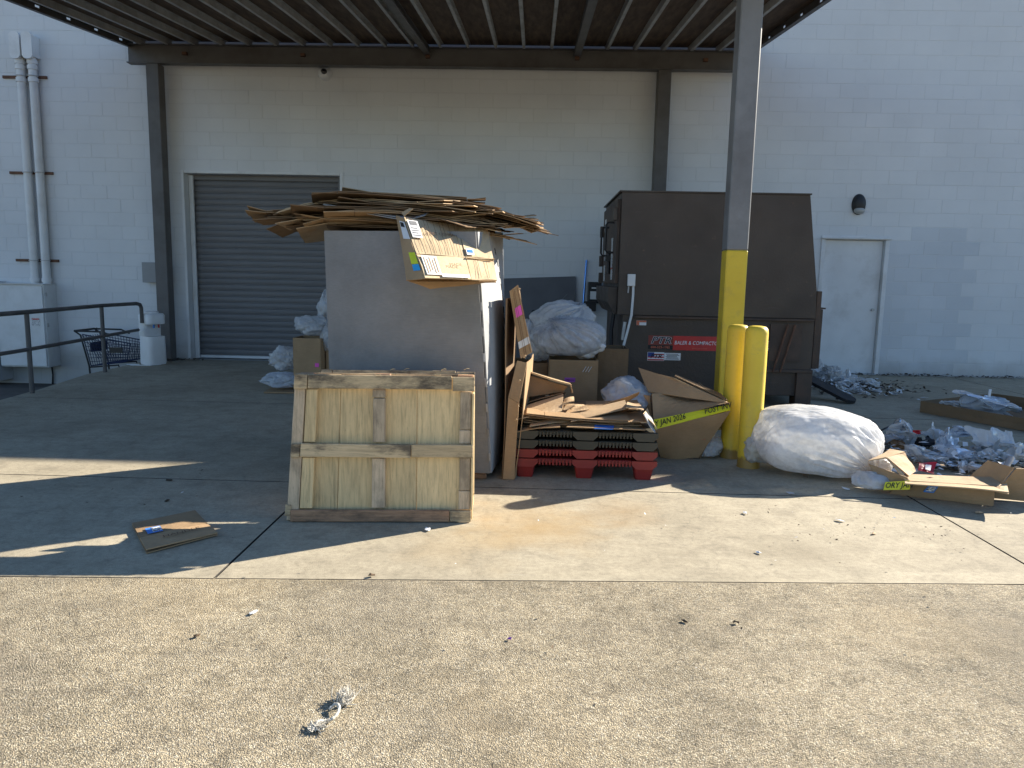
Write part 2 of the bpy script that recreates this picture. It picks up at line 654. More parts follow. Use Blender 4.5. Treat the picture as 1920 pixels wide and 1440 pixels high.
def aggregate_mat():
    m, nt, b = _nt('exposed_aggregate')
    geo = N(nt, 'ShaderNodeNewGeometry')
    pos = geo.outputs['Position']
    vo = N(nt, 'ShaderNodeTexVoronoi')
    vo.inputs['Scale'].default_value = 190
    vo.inputs['Randomness'].default_value = 1
    nt.links.new(pos, vo.inputs['Vector'])
    sp = N(nt, 'ShaderNodeSeparateColor')
    nt.links.new(vo.outputs['Color'], sp.inputs[0])
    c = ramp(nt, sp.outputs[0], [(0.0, (.20, .17, .125)), (.16, (.34, .285, .195)), (.42, (.41, .345, .235)), (.62, (.47, .385, .255)),
                                 (.8, (.51, .435, .30)), (.93, (.58, .52, .40))], 'LINEAR')
    e = ramp(nt, vo.outputs['Distance'], [(.28, 1.0), (.65, .55)])
    c = mix(nt, .9, c, e, 'MULTIPLY')
    # missing stones leave dark pits
    pit = ramp(nt, noise(nt, pos, 80, 4, .75), [(.54, 0.0), (.66, .80)])
    c = mix(nt, pit, c, (.13, .11, .085))
    big = ramp(nt, noise(nt, pos, 1.3, 7, .65), [(.3, .66), (.5, .98), (.72, 1.18)])
    c = mix(nt, 1.0, c, big, 'MULTIPLY')
    med = ramp(nt, noise(nt, pos, 9, 6, .7), [(.34, .66), (.52, 1.0), (.7, 1.15)])
    c = mix(nt, .9, c, med, 'MULTIPLY')
    md2 = ramp(nt, noise(nt, pos, 32, 5, .75), [(.33, .66), (.5, 1.0), (.68, 1.16)])
    c = mix(nt, .85, c, md2, 'MULTIPLY')
    for (x, y, r_) in ((1.25, 1.9, .35), (-1.9, 2.2, .5), (2.0, 2.9, .45), (.3, 1.5, .3), (-.6, 3.0, .5)):
        vd = N(nt, 'ShaderNodeVectorMath', operation='DISTANCE')
        nt.links.new(pos, vd.inputs[0]); vd.inputs[1].default_value = (x, y, 0)
        mu = N(nt, 'ShaderNodeMath', operation='MULTIPLY_ADD')
        nt.links.new(noise(nt, pos, 4, 6, .65), mu.inputs[0]); mu.inputs[1].default_value = 1.3 * r_
        nt.links.new(vd.outputs['Value'], mu.inputs[2])
        gg = ramp(nt, mu.outputs[0], [(.5 * r_, .42), (1.5 * r_, 0.0)])
        c = mix(nt, gg, c, (.17, .15, .12))
    mp = N(nt, 'ShaderNodeMapping'); mp.inputs['Scale'].default_value = (.6, 3.2, 1); mp.inputs['Rotation'].default_value = (0, 0, .25)
    nt.links.new(pos, mp.inputs[0])
    st = ramp(nt, noise(nt, mp.outputs[0], 2.0, 6, .7), [(.53, 0.0), (.72, .55)])
    c = mix(nt, st, c, (.20, .17, .125))
    oc = ramp(nt, noise(nt, pos, .8, 5, .6), [(.52, 0.0), (.70, .35)])
    c = mix(nt, oc, c, (.44, .335, .19))
    nt.links.new(c, b.inputs['Base Color'])
    b.inputs['Roughness'].default_value = .88
    b.inputs['Specular IOR Level'].default_value = .25
    h = mix(nt, .45, e, noise(nt, pos, 70, 4, .7))
    bump(nt, b, h, .9, .008)
    return m


MT['aggregate'] = aggregate_mat()
MT['ground'] = M('dark_ground', (.11, .095, .08), .9, var=.3, scale=3, bmp=.5, bscale=40, bdist=.01)
MT['joint'] = M('joint_filler', (.035, .032, .028), .95, var=.3, scale=8)


def card_mat(name, base, flute=(0, 1, 0), dirty=.25):
    m, nt, b = _nt(name)
    vec = coords(nt)
    base = np.array(base)
    c = ramp(nt, noise(nt, vec, 3.2, 6, .6), [(.3, tuple(base * .82)), (.7, tuple(base * 1.12))])
    fb = ramp(nt, noise(nt, coords(nt, (3, 60, 60)), 4, 3, .6), [(.3, .88), (.7, 1.08)])
    c = mix(nt, .7, c, fb, 'MULTIPLY')
    d = ramp(nt, noise(nt, vec, 7, 7, .7), [(.56, 0.0), (.76, dirty)])
    c = mix(nt, d, c, tuple(base * .42))
    c = objvar(nt, c, .13)
    nt.links.new(c, b.inputs['Base Color'])
    b.inputs['Roughness'].default_value = .78
    b.inputs['Specular IOR Level'].default_value = .25
    bump(nt, b, noise(nt, vec, 16, 5, .65), .35, .012)
    return m


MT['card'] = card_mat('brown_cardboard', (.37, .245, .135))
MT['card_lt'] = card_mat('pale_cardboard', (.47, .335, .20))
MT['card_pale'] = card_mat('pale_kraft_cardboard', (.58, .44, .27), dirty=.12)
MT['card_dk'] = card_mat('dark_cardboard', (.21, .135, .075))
MT['card_in'] = card_mat('cardboard_edge', (.42, .30, .17))
MT['card_grey'] = card_mat('grey_cardboard', (.255, .253, .25), dirty=.15)
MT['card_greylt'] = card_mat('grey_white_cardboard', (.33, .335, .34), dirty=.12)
MT['steel'] = M('dark_grey_steel_paint', (.105, .10, .098), .5, var=.12, scale=4, bmp=.08, dirt=(.055, .045, .038), dirt_amt=.6)
MT['steel_mid'] = M('grey_steel_paint', (.20, .20, .205), .5, var=.14, scale=3, bmp=.06, dirt=(.11, .10, .10), dirt_amt=.6)
MT['galv'] = M('galvanised_steel', (.46, .46, .45), .5, metal=.15, var=.15, scale=6, dirt=(.18, .15, .12), dirt_amt=.5)
MT['rust'] = M('rusty_steel', (.13, .065, .04), .8, var=.3, scale=10, bmp=.2)
MT['ply'] = M('weathered_plywood', (.13, .085, .055), .8, var=.35, scale=3, stretch=(6, 1, 1), dirt=(.05, .035, .025), dirt_amt=.7)
def yellow_mat():
    m, nt, b = _nt('yellow_paint')
    geo = N(nt, 'ShaderNodeNewGeometry'); pos = geo.outputs['Position']
    c = ramp(nt, noise(nt, pos, 3, 6, .6), [(.3, (.66, .455, .028)), (.7, (.75, .54, .04))])
    c = mix(nt, ramp(nt, noise(nt, pos, 7, 8, .7), [(.52, 0.0), (.74, .45)]), c, (.36, .26, .08))
    # chips to grey steel, tyre and pallet rubs, rust at the foot
    c = mix(nt, ramp(nt, noise(nt, pos, 21, 5, .7), [(.675, 0.0), (.70, .85)]), c, (.12, .10, .085))
    mp = N(nt, 'ShaderNodeMapping'); mp.inputs['Scale'].default_value = (3, 3, 16); nt.links.new(pos, mp.inputs[0])
    c = mix(nt, ramp(nt, noise(nt, mp.outputs[0], 2, 6, .7), [(.60, 0.0), (.74, .4)]), c, (.22, .18, .09))
    sx = N(nt, 'ShaderNodeSeparateXYZ'); nt.links.new(pos, sx.inputs[0])
    mu = N(nt, 'ShaderNodeMath', operation='MULTIPLY_ADD'); nt.links.new(noise(nt, pos, 16, 6, .7), mu.inputs[0]); mu.inputs[1].default_value = -.13; nt.links.new(sx.outputs[2], mu.inputs[2])
    c = mix(nt, ramp(nt, mu.outputs[0], [(0.0, .75), (.03, 0.0)]), c, (.17, .085, .04))
    nt.links.new(c, b.inputs['Base Color'])
    b.inputs['Roughness'].default_value = .52
    bump(nt, b, mix(nt, .3, noise(nt, pos, 6, 3), noise(nt, pos, 45, 5, .7)), .3, .012)
    return m


MT['yellow'] = yellow_mat()
def machine_mat():
    m, nt, b = _nt('brown_machine_paint')
    geo = N(nt, 'ShaderNodeNewGeometry'); pos = geo.outputs['Position']
    c = ramp(nt, noise(nt, pos, 1.3, 6, .6), [(.3, (.054, .039, .030)), (.7, (.076, .055, .042))])
    mp = N(nt, 'ShaderNodeMapping'); mp.inputs['Scale'].default_value = (5, 5, .8); nt.links.new(pos, mp.inputs[0])
    c = mix(nt, ramp(nt, noise(nt, mp.outputs[0], 1.4, 7, .65), [(.56, 0.0), (.80, .28)]), c, (.10, .070, .050))
    c = mix(nt, ramp(nt, noise(nt, pos, 11, 8, .75), [(.62, 0.0), (.70, .7)]), c, (.14, .085, .055))
    mp2 = N(nt, 'ShaderNodeMapping'); mp2.inputs['Scale'].default_value = (1.2, 1, 14); mp2.inputs['Rotation'].default_value = (0, .35, 0); nt.links.new(pos, mp2.inputs[0])
    c = mix(nt, ramp(nt, noise(nt, mp2.outputs[0], 2.2, 5, .6), [(.67, 0.0), (.72, .28)]), c, (.13, .10, .085))
    nt.links.new(c, b.inputs['Base Color'])
    rr_ = ramp(nt, noise(nt, pos, 3, 5), [(.3, .38), (.7, .62)])
    nt.links.new(rr_, b.inputs['Roughness'])
    b.inputs['Specular IOR Level'].default_value = .4
    h = mix(nt, .25, noise(nt, pos, 2.4, 3, .5), noise(nt, pos, 40, 4, .6))
    bump(nt, b, h, .5, .03)
    return m


MT['brown'] = machine_mat()
MT['brown_rust'] = M('rubbed_brown_paint', (.075, .05, .037), .62, var=.25, scale=5, bmp=.1, dirt=(.13, .07, .04), dirt_amt=.6)
MT['door_grey'] = M('rollup_door_paint', (.155, .152, .155), .5, var=.07, scale=2, orand=.05)
MT['white_paint'] = M('white_metal_paint', (.69, .695, .70), .5, var=.05, scale=3, dirt=(.32, .29, .25), dirt_amt=.35)
MT['cab_grey'] = M('pale_grey_cabinet', (.66, .665, .665), .48, var=.05, scale=3, dirt=(.35, .32, .28), dirt_amt=.3)
MT['grey_box'] = M('grey_enamel', (.26, .265, .27), .45, var=.06)
MT['white_plastic'] = M('white_plastic', (.74, .75, .76), .3, var=.04, scale=4, dirt=(.5, .47, .42), dirt_amt=.25)
MT['black'] = M('black_plastic', (.018, .018, .02), .4, var=.2)
MT['blackmetal'] = M('black_metal', (.025, .024, .025), .45, metal=.2, var=.2)
MT['navy'] = M('navy_plastic', (.012, .018, .06), .4, var=.2)
MT['glass_dark'] = M('smoked_dome', (.01, .01, .012), .08, var=.1, spec=.6)
MT['lens'] = M('frosted_lens', (.34, .34, .33), .3, var=.1)
MT['red_pl'] = M('red_plastic', (.25, .025, .022), .45, var=.12, scale=4, bmp=.06, dirt=(.16, .04, .035), dirt_amt=.5)
MT['black_pl'] = M('charcoal_plastic', (.045, .043, .032), .5, var=.15, scale=4, bmp=.06, dirt=(.075, .065, .05), dirt_amt=.5)
MT['tape_y'] = M('yellow_tape', (.72, .68, .02), .35, var=.06)
MT['ink'] = M('black_ink', (.015, .015, .016), .6, var=.1)
MT['ink_br'] = M('brown_print', (.12, .06, .03), .7, var=.2)
MT['label_w'] = M('white_label', (.72, .72, .72), .45, var=.04)
MT['label_b'] = M('blue_label', (.05, .22, .62), .45, var=.1)
MT['label_r'] = M('red_label', (.50, .03, .03), .42, var=.08)
MT['label_dk'] = M('dark_red_label', (.22, .04, .03), .42, var=.1)
MT['label_or'] = M('orange_label', (.60, .15, .08), .45, var=.08)
MT['label_nv'] = M('navy_label', (.03, .06, .25), .45, var=.08)
MT['label_y'] = M('lime_label', (.62, .70, .02), .45, var=.06)
MT['label_cy'] = M('cyan_label', (.02, .35, .70), .45, var=.06)
MT['label_pk'] = M('pink_label', (.72, .09, .45), .45, var=.06)
MT['label_pu'] = M('purple_label', (.35, .09, .42), .45, var=.06)
MT['blue_tape'] = M('blue_tape', (.01, .16, .62), .45, var=.12)
MT['red_paper'] = M('red_wrapper', (.55, .02, .03), .4, var=.1)
MT['paper'] = M('white_paper', (.70, .70, .70), .7, var=.08, scale=8, dirt=(.4, .37, .32), dirt_amt=.3, orand=.08)
MT['cloth'] = M('frayed_cotton', (.56, .52, .44), .9, var=.12, scale=40, bmp=.4, bscale=120)
MT['leaf'] = M('dry_leaf', (.085, .055, .03), .8, var=.4, scale=10, orand=.4)
MT['dirt'] = M('dark_dirt', (.07, .052, .036), .95, var=.4, scale=20, bmp=.5)
MT['board'] = M('grey_board', (.105, .105, .115), .55, var=.12, scale=3)
MT['rubber'] = M('black_rubber', (.022, .022, .024), .7, var=.25)
MT['blue_metal'] = M('blue_metal_rod', (.12, .25, .55), .25, metal=.6, var=.1)


def fine_print(name, bgc, ink, rows=60, cols=9):
    """label with rows of tiny illegible print"""
    m, nt, b = _nt(name)
    tc = N(nt, 'ShaderNodeTexCoord')
    br = N(nt, 'ShaderNodeTexBrick')
    nt.links.new(tc.outputs['Generated'], br.inputs['Vector'])
    mp = N(nt, 'ShaderNodeMapping')
    mp.inputs['Scale'].default_value = (1, 1, 1)
    br.inputs['Scale'].default_value = 1.0
    nz = noise(nt, coords(nt, (60, 60, 260)), 1.0, 1)
    c = ramp(nt, nz, [(.50, bgc), (.56, ink)], 'LINEAR')
    nt.links.new(c, b.inputs['Base Color'])
    b.inputs['Roughness'].default_value = .45
    return m


MT['print'] = fine_print('printed_label', (.72, .72, .72), (.12, .12, .14))


def wood_mat(name, base, stretch, dark=.5):
    m, nt, b = _nt(name)
    base = np.array(base)
    vec = coords(nt, stretch)
    c = ramp(nt, noise(nt, vec, 5, 7, .6, .6), [(.25, tuple(base * .62)), (.5, tuple(base)), (.78, tuple(base * 1.22))])
    v2 = coords(nt)
    d = ramp(nt, noise(nt, coords(nt, tuple(.35 + .65 * q / max(stretch) for q in stretch)), 9, 7, .7), [(.45, 0.0), (.62, dark)])
    c = mix(nt, d, c, (.075, .062, .05))
    g = ramp(nt, noise(nt, vec, 16, 4, .6), [(.64, 0.0), (.72, .6)])
    c = mix(nt, g, c, tuple(base * .3))
    c = objvar(nt, c, .14)
    nt.links.new(c, b.inputs['Base Color'])
    b.inputs['Roughness'].default_value = .8
    b.inputs['Specular IOR Level'].default_value = .2
    bump(nt, b, noise(nt, vec, 14, 6, .65), .5, .004)
    return m


MT['wood_h'] = wood_mat('pallet_board', (.56, .42, .25), (1.2, 14, 14), .88)
MT['wood_hr'] = wood_mat('reddish_pallet_board', (.42, .25, .15), (1.2, 14, 14), .7)
MT['wood_v'] = wood_mat('pale_pallet_wood', (.74, .55, .295), (14, 14, 1.0), .12)
MT['wood_vr'] = wood_mat('reddish_pallet_wood', (.56, .43, .29), (14, 14, 1.0), .45)


def film_mat(name, col=(.80, .82, .84), clear=.35, trans=.35, gloss=.25, tint_scale=3.0, vary=.25, crease=.85):
    """thin plastic film: diffuse + translucent + clear + sheen, folds in the bump"""
    m, nt, b = _nt(name)
    nt.nodes.remove(b)
    out = nt.nodes['Material Output']
    vec = coords(nt)
    base = np.array(col)
    c = ramp(nt, noise(nt, vec, tint_scale, 6, .6), [(.3, tuple(base * (1 - vary))), (.7, tuple(np.minimum(base * 1.05, 1)))])
    bp = N(nt, 'ShaderNodeBump')
    bp.inputs['Strength'].default_value = crease
    bp.inputs['Distance'].default_value = .014
    rn = N(nt, 'ShaderNodeTexNoise', noise_type='RIDGED_MULTIFRACTAL')
    rn.inputs['Scale'].default_value = 7; rn.inputs['Detail'].default_value = 4; rn.inputs['Distortion'].default_value = .8
    nt.links.new(coords(nt, (1, 1, 1.5)), rn.inputs['Vector'])
    nt.links.new(rn.outputs['Fac'], bp.inputs['Height'])
    df = N(nt, 'ShaderNodeBsdfDiffuse'); tl = N(nt, 'ShaderNodeBsdfTranslucent'); gl = N(nt, 'ShaderNodeBsdfGlossy'); tr = N(nt, 'ShaderNodeBsdfTransparent')
    gl.inputs['Roughness'].default_value = .24
    gl.inputs['Color'].default_value = (.9, .9, .92, 1)
    tr.inputs['Color'].default_value = (.96, .97, .98, 1)
    for s in (df, tl):
        nt.links.new(c, s.inputs['Color'])
    for s in (df, tl, gl):
        nt.links.new(bp.outputs[0], s.inputs['Normal'])
    def mx(f, a, b2):
        q = N(nt, 'ShaderNodeMixShader')
        if isinstance(f, float):
            q.inputs[0].default_value = f
        else:
            nt.links.new(f, q.inputs[0])
        nt.links.new(a, q.inputs[1]); nt.links.new(b2, q.inputs[2])
        return q.outputs[0]
    s = mx(trans, df.outputs[0], tl.outputs[0])
    if clear > 0:
        cf = ramp(nt, noise(nt, vec, 6, 5, .7), [(.35, max(0, clear - .25)), (.65, min(1, clear + .25))])
        s = mx(cf, s, tr.outputs[0])
    fr = N(nt, 'ShaderNodeFresnel'); fr.inputs['IOR'].default_value = 1.45
    nt.links.new(bp.outputs[0], fr.inputs['Normal'])
    mu = N(nt, 'ShaderNodeMath', operation='MULTIPLY'); mu.inputs[1].default_value = gloss * 1.6
    nt.links.new(fr.outputs[0], mu.inputs[0])
    s = mx(mu.outputs[0], s, gl.outputs[0])
    nt.links.new(s, out.inputs['Surface'])
    return m


MT['film'] = film_mat('clear_white_film', (.84, .85, .86), .16, .42, .35)
MT['film_w'] = film_mat('white_film', (.89, .885, .88), .0, .48, .25, 4.5, .16)
MT['film_c'] = film_mat('clear_film', (.84, .85, .86), .28, .4, .3)
MT['film_b'] = film_mat('bluish_film', (.76, .80, .86), .14, .40, .35)
MT['film_bigbag'] = film_mat('big_bag_film', (.90, .895, .89), .16, .45, .22, 4.5, .10, .4)
MT['film_l'] = film_mat('litter_film', (.86, .86, .86), .06, .45, .14, 6, .2)
MT['film_bag'] = film_mat('clear_bag_film', (.84, .85, .87), .40, .4, .35)
MT['film_g'] = film_mat('dirty_grey_film', (.50, .48, .46), .15, .35, .4)
MT['waste'] = M('mixed_waste', (.66, .67, .69), .8, var=.35, scale=9, bmp=.6, bscale=14, bdist=.03, dirt=(.25, .22, .2), dirt_amt=.5, dirt_scale=6)
# ------------------------------------------------------------------ the setting: ground and paving
def ground_sheet(name, x0, x1, y0, y1, z, mat, label=None):
    o = MB().add([(x0, y0, z), (x1, y0, z), (x1, y1, z), (x0, y1, z)], [(0, 1, 2, 3)]).build(name, mat, loc=(0, 0, z))
    return tag(o, kind='structure')


def front_y(x):                      # joint between apron and exposed aggregate, slightly askew to the wall
    return 3.275 + .058 * x


ground_sheet('ground', -400, 400, -400, 400, -.50, MT['ground'])
m = MB()
m.add([(-60, -80, 0), (60, -80, 0), (60, front_y(60), 0), (2.5, front_y(2.5) - .012, 0), (-5.55, front_y(-5.55) - .012, 0), (-60, front_y(-5.55) - .012, 0),
       (-60, -80, -.45), (60, -80, -.45), (60, front_y(60), -.45), (-60, front_y(-5.55), -.45)],
      [(0, 1, 2, 3, 4, 5), (5, 4, 9), (4, 3, 2, 8, 9)])
tag(m.build('aggregate_pavement', MT['aggregate'], loc=(0, 0, 0)), kind='structure')
# raised concrete apron: joint bed with individual slabs
LEFT_EDGE = [(-5.45, 3.0), (-5.5, 6.4), (-5.58, 7.60), (-5.66, 8.34), (-5.90, 9.64), (-5.92, 10.5), (-5.93, 11.66)]


def left_x(y):
    for (xa, ya), (xb, yb) in zip(LEFT_EDGE, LEFT_EDGE[1:]):
        if ya <= y <= yb:
            return xa + (xb - xa) * (y - ya) / (yb - ya)
    return LEFT_EDGE[-1][0]


apron = MB()
out = [(-5.45, 3.05), (24, 4.6), (24, 11.66)] + [(x + .004, y) for x, y in LEFT_EDGE[:0:-1]]
apron.prism(out, (0, 0, -.46), (1, 0, 0), (0, 1, 0), .448)
apron = tag(apron.build('concrete_apron', MT['joint'], loc=(0, 0, 0)), kind='structure')
XJ = [None, -1.42, 2.51, 6.44, 10.4, 14.3, 18.3, 23.5]
YJ = [None, 4.80, 7.80, 11.64]
for j in range(3):
    for i in range(7):
        y0 = YJ[j]; y1 = YJ[j + 1]
        g = .005
        ys = [y1 - g] if y0 is None else [y0 + g, y1 - g]
        x1 = XJ[i + 1] - g
        poly = []
        def lx(y):
            return left_x(y) if i == 0 else XJ[i] + g
        if y0 is None:
            poly = [(lx(front_y(-5.5)), front_y(lx(3.2)) + .006), (x1, front_y(x1) + .006)]
        else:
            poly = [(lx(y0), y0 + g), (x1, y0 + g)]
        poly += [(x1, y1 - g)]
        if i == 0:
            mid = [(x, y) for x, y in LEFT_EDGE if (y0 or 3.2) < y < y1]
            poly += [(lx(y1), y1 - g)] + mid[::-1]
        else:
            poly += [(lx(y1), y1 - g)]
        cx = sum(p[0] for p in poly) / len(poly); cy = sum(p[1] for p in poly) / len(poly)
        top = [(p[0] + (cx - p[0]) * .0008, p[1] + (cy - p[1]) * .0008) for p in poly]
        k = len(poly)
        mb = MB()
        mb.add([(x, y, -.014) for x, y in poly] + [(x, y, -.004) for x, y in poly] + [(x, y, 0.0) for x, y in top],
               [tuple(range(2 * k, 3 * k))] + [(a, (a + 1) % k, k + (a + 1) % k, k + a) for a in range(k)] +
               [(k + a, k + (a + 1) % k, 2 * k + (a + 1) % k, 2 * k + a) for a in range(k)])
        mb.m = [0] + [1] * (2 * k)
        mb.build('concrete_slab', [MT['concrete'], MT['joint']], parent=apron)
# pale concrete face of the apron edge beside the sunken strip
m = MB()
for (xa, ya), (xb, yb) in zip(LEFT_EDGE[1:], LEFT_EDGE[2:]):
    m.add([(xa - .004, ya, -.005), (xb - .004, yb, -.005), (xb - .004, yb, -.46), (xa - .004, ya, -.46)], [(0, 1, 2, 3)])
m.build('apron_edge', MT['concrete'], parent=apron)
ground_sheet('sunken_strip', -30, -5.40, 3.0, 11.7, -.45, MT['ground'])

# ------------------------------------------------------------------ building with its block wall
WY = 11.65
bld = thing('warehouse_building', 'white painted concrete block warehouse wall behind the loading area', 'building', (0, WY, 0))
WT = 5.86
O1 = (-5.41, -3.0, 0.0, 2.87)
O2 = (4.36, 5.35, 0.0, 2.05)
m = MB()
CY0, CY1 = WY + .0024, WY + .34
for (a, b, c, d) in ((-14, O1[0], -.6, WT), (O1[1], O2[0], -.6, WT), (O2[1], 24, -.6, WT), (O1[0], O1[1], O1[3], WT), (O2[0], O2[1], O2[3], WT),
                     (O1[0], O1[1], -.6, -.012), (O2[0], O2[1], -.6, -.012)):
    m.rng(a, b, CY0, CY1, c, d)
m.build('wall', MT['mortar'], parent=bld)
m = MB().rng(-14, 24, WY + .02, WY + .36, WT, WT + .03)
m.build('coping', MT['steel_mid'], parent=bld)
m = MB()
m.rng(-13.9, 23.9, WY + .35, 40, 5.6, 5.75)
m.rng(-13.9, -13.6, WY + .35, 40, -.5, 5.59); m.rng(23.6, 23.9, WY + .35, 40, -.5, 5.59); m.rng(-13.59, 23.59, 39.6, 39.9, -.5, 5.59)
m.build('roof', MT['grey_box'], parent=bld)
BH, BL = .205, .41
GAP = .003
full = {}
rs = random.Random(3)
pieces = []
for k in range(-3, 30):
    z0 = k * BH; z1 = min(z0 + BH, WT)
    if z1 - z0 < .03:
        continue
    x = -14 + (BL / 2 if k % 2 else 0)
    cuts = [-14.0]
    while x < 24:
        if x > -14: cuts.append(x)
        x += BL
    cuts.append(24.0)
    holes = [o for o in (O1, O2) if z1 > o[2] + .01 and z0 < o[3] - .01]
    for a, b in zip(cuts, cuts[1:]):
        seg = [(a, b)]
        for h in holes:
            ns = []
            for s0, s1 in seg:
                if s1 <= h[0] or s0 >= h[1]:
                    ns.append((s0, s1))
                else:
                    if s0 < h[0]: ns.append((s0, h[0]))
                    if s1 > h[1]: ns.append((h[1], s1))
            seg = ns
        for s0, s1 in seg:
            if s1 - s0 > .03:
                pieces.append((s0, s1, z0, z1))


def block_rank(p):
    x, z = (p[0] + p[1]) / 2, (p[2] + p[3]) / 2
    hid = (z < 2.3 and -5.2 < x < 4.2) or z < .25 or z > 4.4 or (z < 4.3 and 1.6 < x < 2.0)
    part = (p[1] - p[0]) < BL * .98
    return (hid, part, x * x + (z - 1.4) ** 2)


pieces.sort(key=block_rank)
def patch(p):
    return p[0] > 5.34 and p[1] < 6.75 and 0 <= p[2] < 2.1
bmesh_full = None
stuff = MB()
proto = None
for i, p in enumerate(pieces):
    cx, cz = (p[0] + p[1]) / 2, (p[2] + p[3]) / 2
    sx, sz = p[1] - p[0] - 2 * GAP, p[3] - p[2] - 2 * GAP
    dy = rs.uniform(-.0012, .0012)
    ry = RAD(rs.uniform(-.10, .10)); rzz = RAD(rs.uniform(-.12, .12))
    if i < 300:
        if abs(sx - (BL - 2 * GAP)) < .002:
            if proto is None:
                proto = MB().box((0, .02, 0), (BL - 2 * GAP, .04, BH - 2 * GAP), bev=.003).build('block', MT['wall'], parent=bld, local=True)
                o = proto
            else:
                o = proto.copy(); COL.objects.link(o)
        else:
            o = MB().box((0, .02, 0), (sx, .04, sz), bev=.003).build('block', MT['wall'], parent=bld, local=True)
        o.location = (cx, dy, cz); o.rotation_euler = (0, ry, rzz)
        if patch(p):
            o.material_slots[0].link = 'OBJECT'; o.material_slots[0].material = MT['patch']
    else:
        stuff.box((cx, WY + .02 + dy, cz), (sx, .04, sz), bev=.003, mi=1 if patch(p) else 0, R=roty(ry) @ rotz(rzz))
o = stuff.build('block_field', [MT['wall'], MT['patch']], parent=bld)
tag(o, kind='stuff')

# ------------------------------------------------------------------ roll-up door
DY = WY + .23
d = thing('roll_up_door', 'closed grey slatted roll-up door beside the grey canopy post', 'door', (-4.2, DY, 0))
prof = [(0, 0), (0, .012), (-.010, .020), (-.014, .045), (-.014, .060), (-.010, .084), (0, .092), (.004, .092), (.004, 0)]
first = None
ns = 30
for k in range(ns):
    z = .05 + k * .0945
    if first is None:
        mb = MB()
        P2 = [(y, zz) for y, zz in prof]
        mb.prism([(y, zz) for y, zz in P2], (-1.17, 0, 0), (0, 1, 0), (0, 0, 1), 2.34)
        first = mb.build('slat', MT['door_grey'], parent=d, local=True)
        first.location = (0, 0, z); continue
    o = first.copy(); COL.objects.link(o); o.location = (0, 0, z)
MB().rng(-5.38, -3.03, DY - .03, DY + .03, .004, .048, bev=.005).build('bottom_bar', MT['white_paint'], parent=d)
for x0, x1 in ((-5.405, -5.34), (-3.07, -3.005)):
    mb = MB()
    mb.rng(x0, x1, DY - .09, DY - .05, .003, 2.86, bev=.004)
    mb.build('guide', MT['white_paint'] if x0 < -4 else MT['door_grey'], parent=d)
mb = MB().rng(-5.40, -3.01, DY - .04, DY + .2, 2.80, 2.868)
mb.build('head_box', MT['door_grey'], parent=d)
for x0, x1 in ((-5.455, -5.41), (-3.0, -2.945)):
    MB().rng(x0 + .002, x1 - .002, WY - .012, WY + .03, .003, 2.915, bev=.004).build('frame_jamb', MT['white_paint'], parent=d)
MB().rng(-5.408, -3.002, WY - .010, WY + .028, 2.872, 2.915, bev=.004).build('frame_head', MT['white_paint'], parent=d)
# small grey electrical box by the post
t = thing('junction_box', 'small grey metal box on the wall beside the left canopy post', 'electrical box', (-5.93, WY, 1.2))
MB().rng(-6.06, -5.80, WY - .12, WY - .001, 1.20, 1.50, bev=.004).build('housing', MT['grey_box'], parent=t)
MB().rng(-6.065, -5.795, WY - .135, WY - .121, 1.195, 1.505, bev=.004).build('lid', MT['grey_box'], parent=t)

# ------------------------------------------------------------------ personnel door on the right
d = thing('metal_door', 'white flush metal door in a white frame near the littered corner', 'door', (4.855, WY, 0))
MB().rng(4.41, 5.30, WY + .06, WY + .105, .012, 2.046, bev=.003).build('leaf', MT['white_paint'], parent=d)
mb = MB()
mb.rng(4.345, 4.405, WY - .014, WY + .13, .003, 2.052, bev=.004); mb.rng(5.305, 5.365, WY - .014, WY + .13, .003, 2.052, bev=.004)
mb.rng(4.345, 5.365, WY - .014, WY + .13, 2.054, 2.11, bev=.004)
mb.build('frame', MT['white_paint'], parent=d)
MB().rng(4.33, 5.38, WY - .05, WY - .0145, 2.06, 2.085, bev=.004).build('drip_cap', MT['cab_grey'], parent=d)
for z in (.3, 1.75):
    MB().tube([(4.415, WY + .045, z), (4.415, WY + .045, z + .12)], .012, 8).build('hinge', MT['galv'], parent=d)
MB().rng(4.40, 5.31, WY - .03, WY + .12, .003, .011).build('threshold', MT['galv'], parent=d)
mb = MB().tube([(5.22, WY + .055, 1.0), (5.22, WY + .02, 1.0)], .022, 12)
mb.build('lock_cylinder', MT['galv'], parent=d)

# wall light and camera
t = thing('wall_light', 'oval dark wall light with a pale lens above the white door', 'wall light', (4.855, WY, 2.43))
mb = MB()
R = rotx(RAD(90))
d_, f_ = ico(4)
q = d_ * np.array((.105, .085, .155)); q[:, 1] = np.minimum(q[:, 1], .0)
mb.add(q + np.array((4.855, WY - .002, 2.575)), f_)
mb.build('housing', MT['blackmetal'], parent=t, smooth=50)
q = d_ * np.array((.082, .06, .05)); q[:, 1] = np.minimum(q[:, 1], 0)
MB().add(q + np.array((4.855, WY - .045, 2.478)), f_).build('lens', MT['lens'], parent=t, smooth=50)
t = thing('security_camera', 'white dome security camera on the wall under the canopy beam', 'camera', (-3.2, WY, 4.27))
mb = MB(); mb.lathe([(.10, 0), (.10, .02), (.085, .05), (.07, .06)], (-3.2, WY - .001, 4.34), 24, rotx(RAD(90)))
mb.build('base', MT['white_paint'], parent=t, smooth=40)
q = d_ * .085
MB().add(q + np.array((-3.2, WY - .075, 4.33)), f_).build('shell', MT['white_paint'], parent=t, smooth=True)
q = d_ * .05
MB().add(q + np.array((-3.185, WY - .122, 4.345)), f_).build('dome', MT['glass_dark'], parent=t, smooth=True)

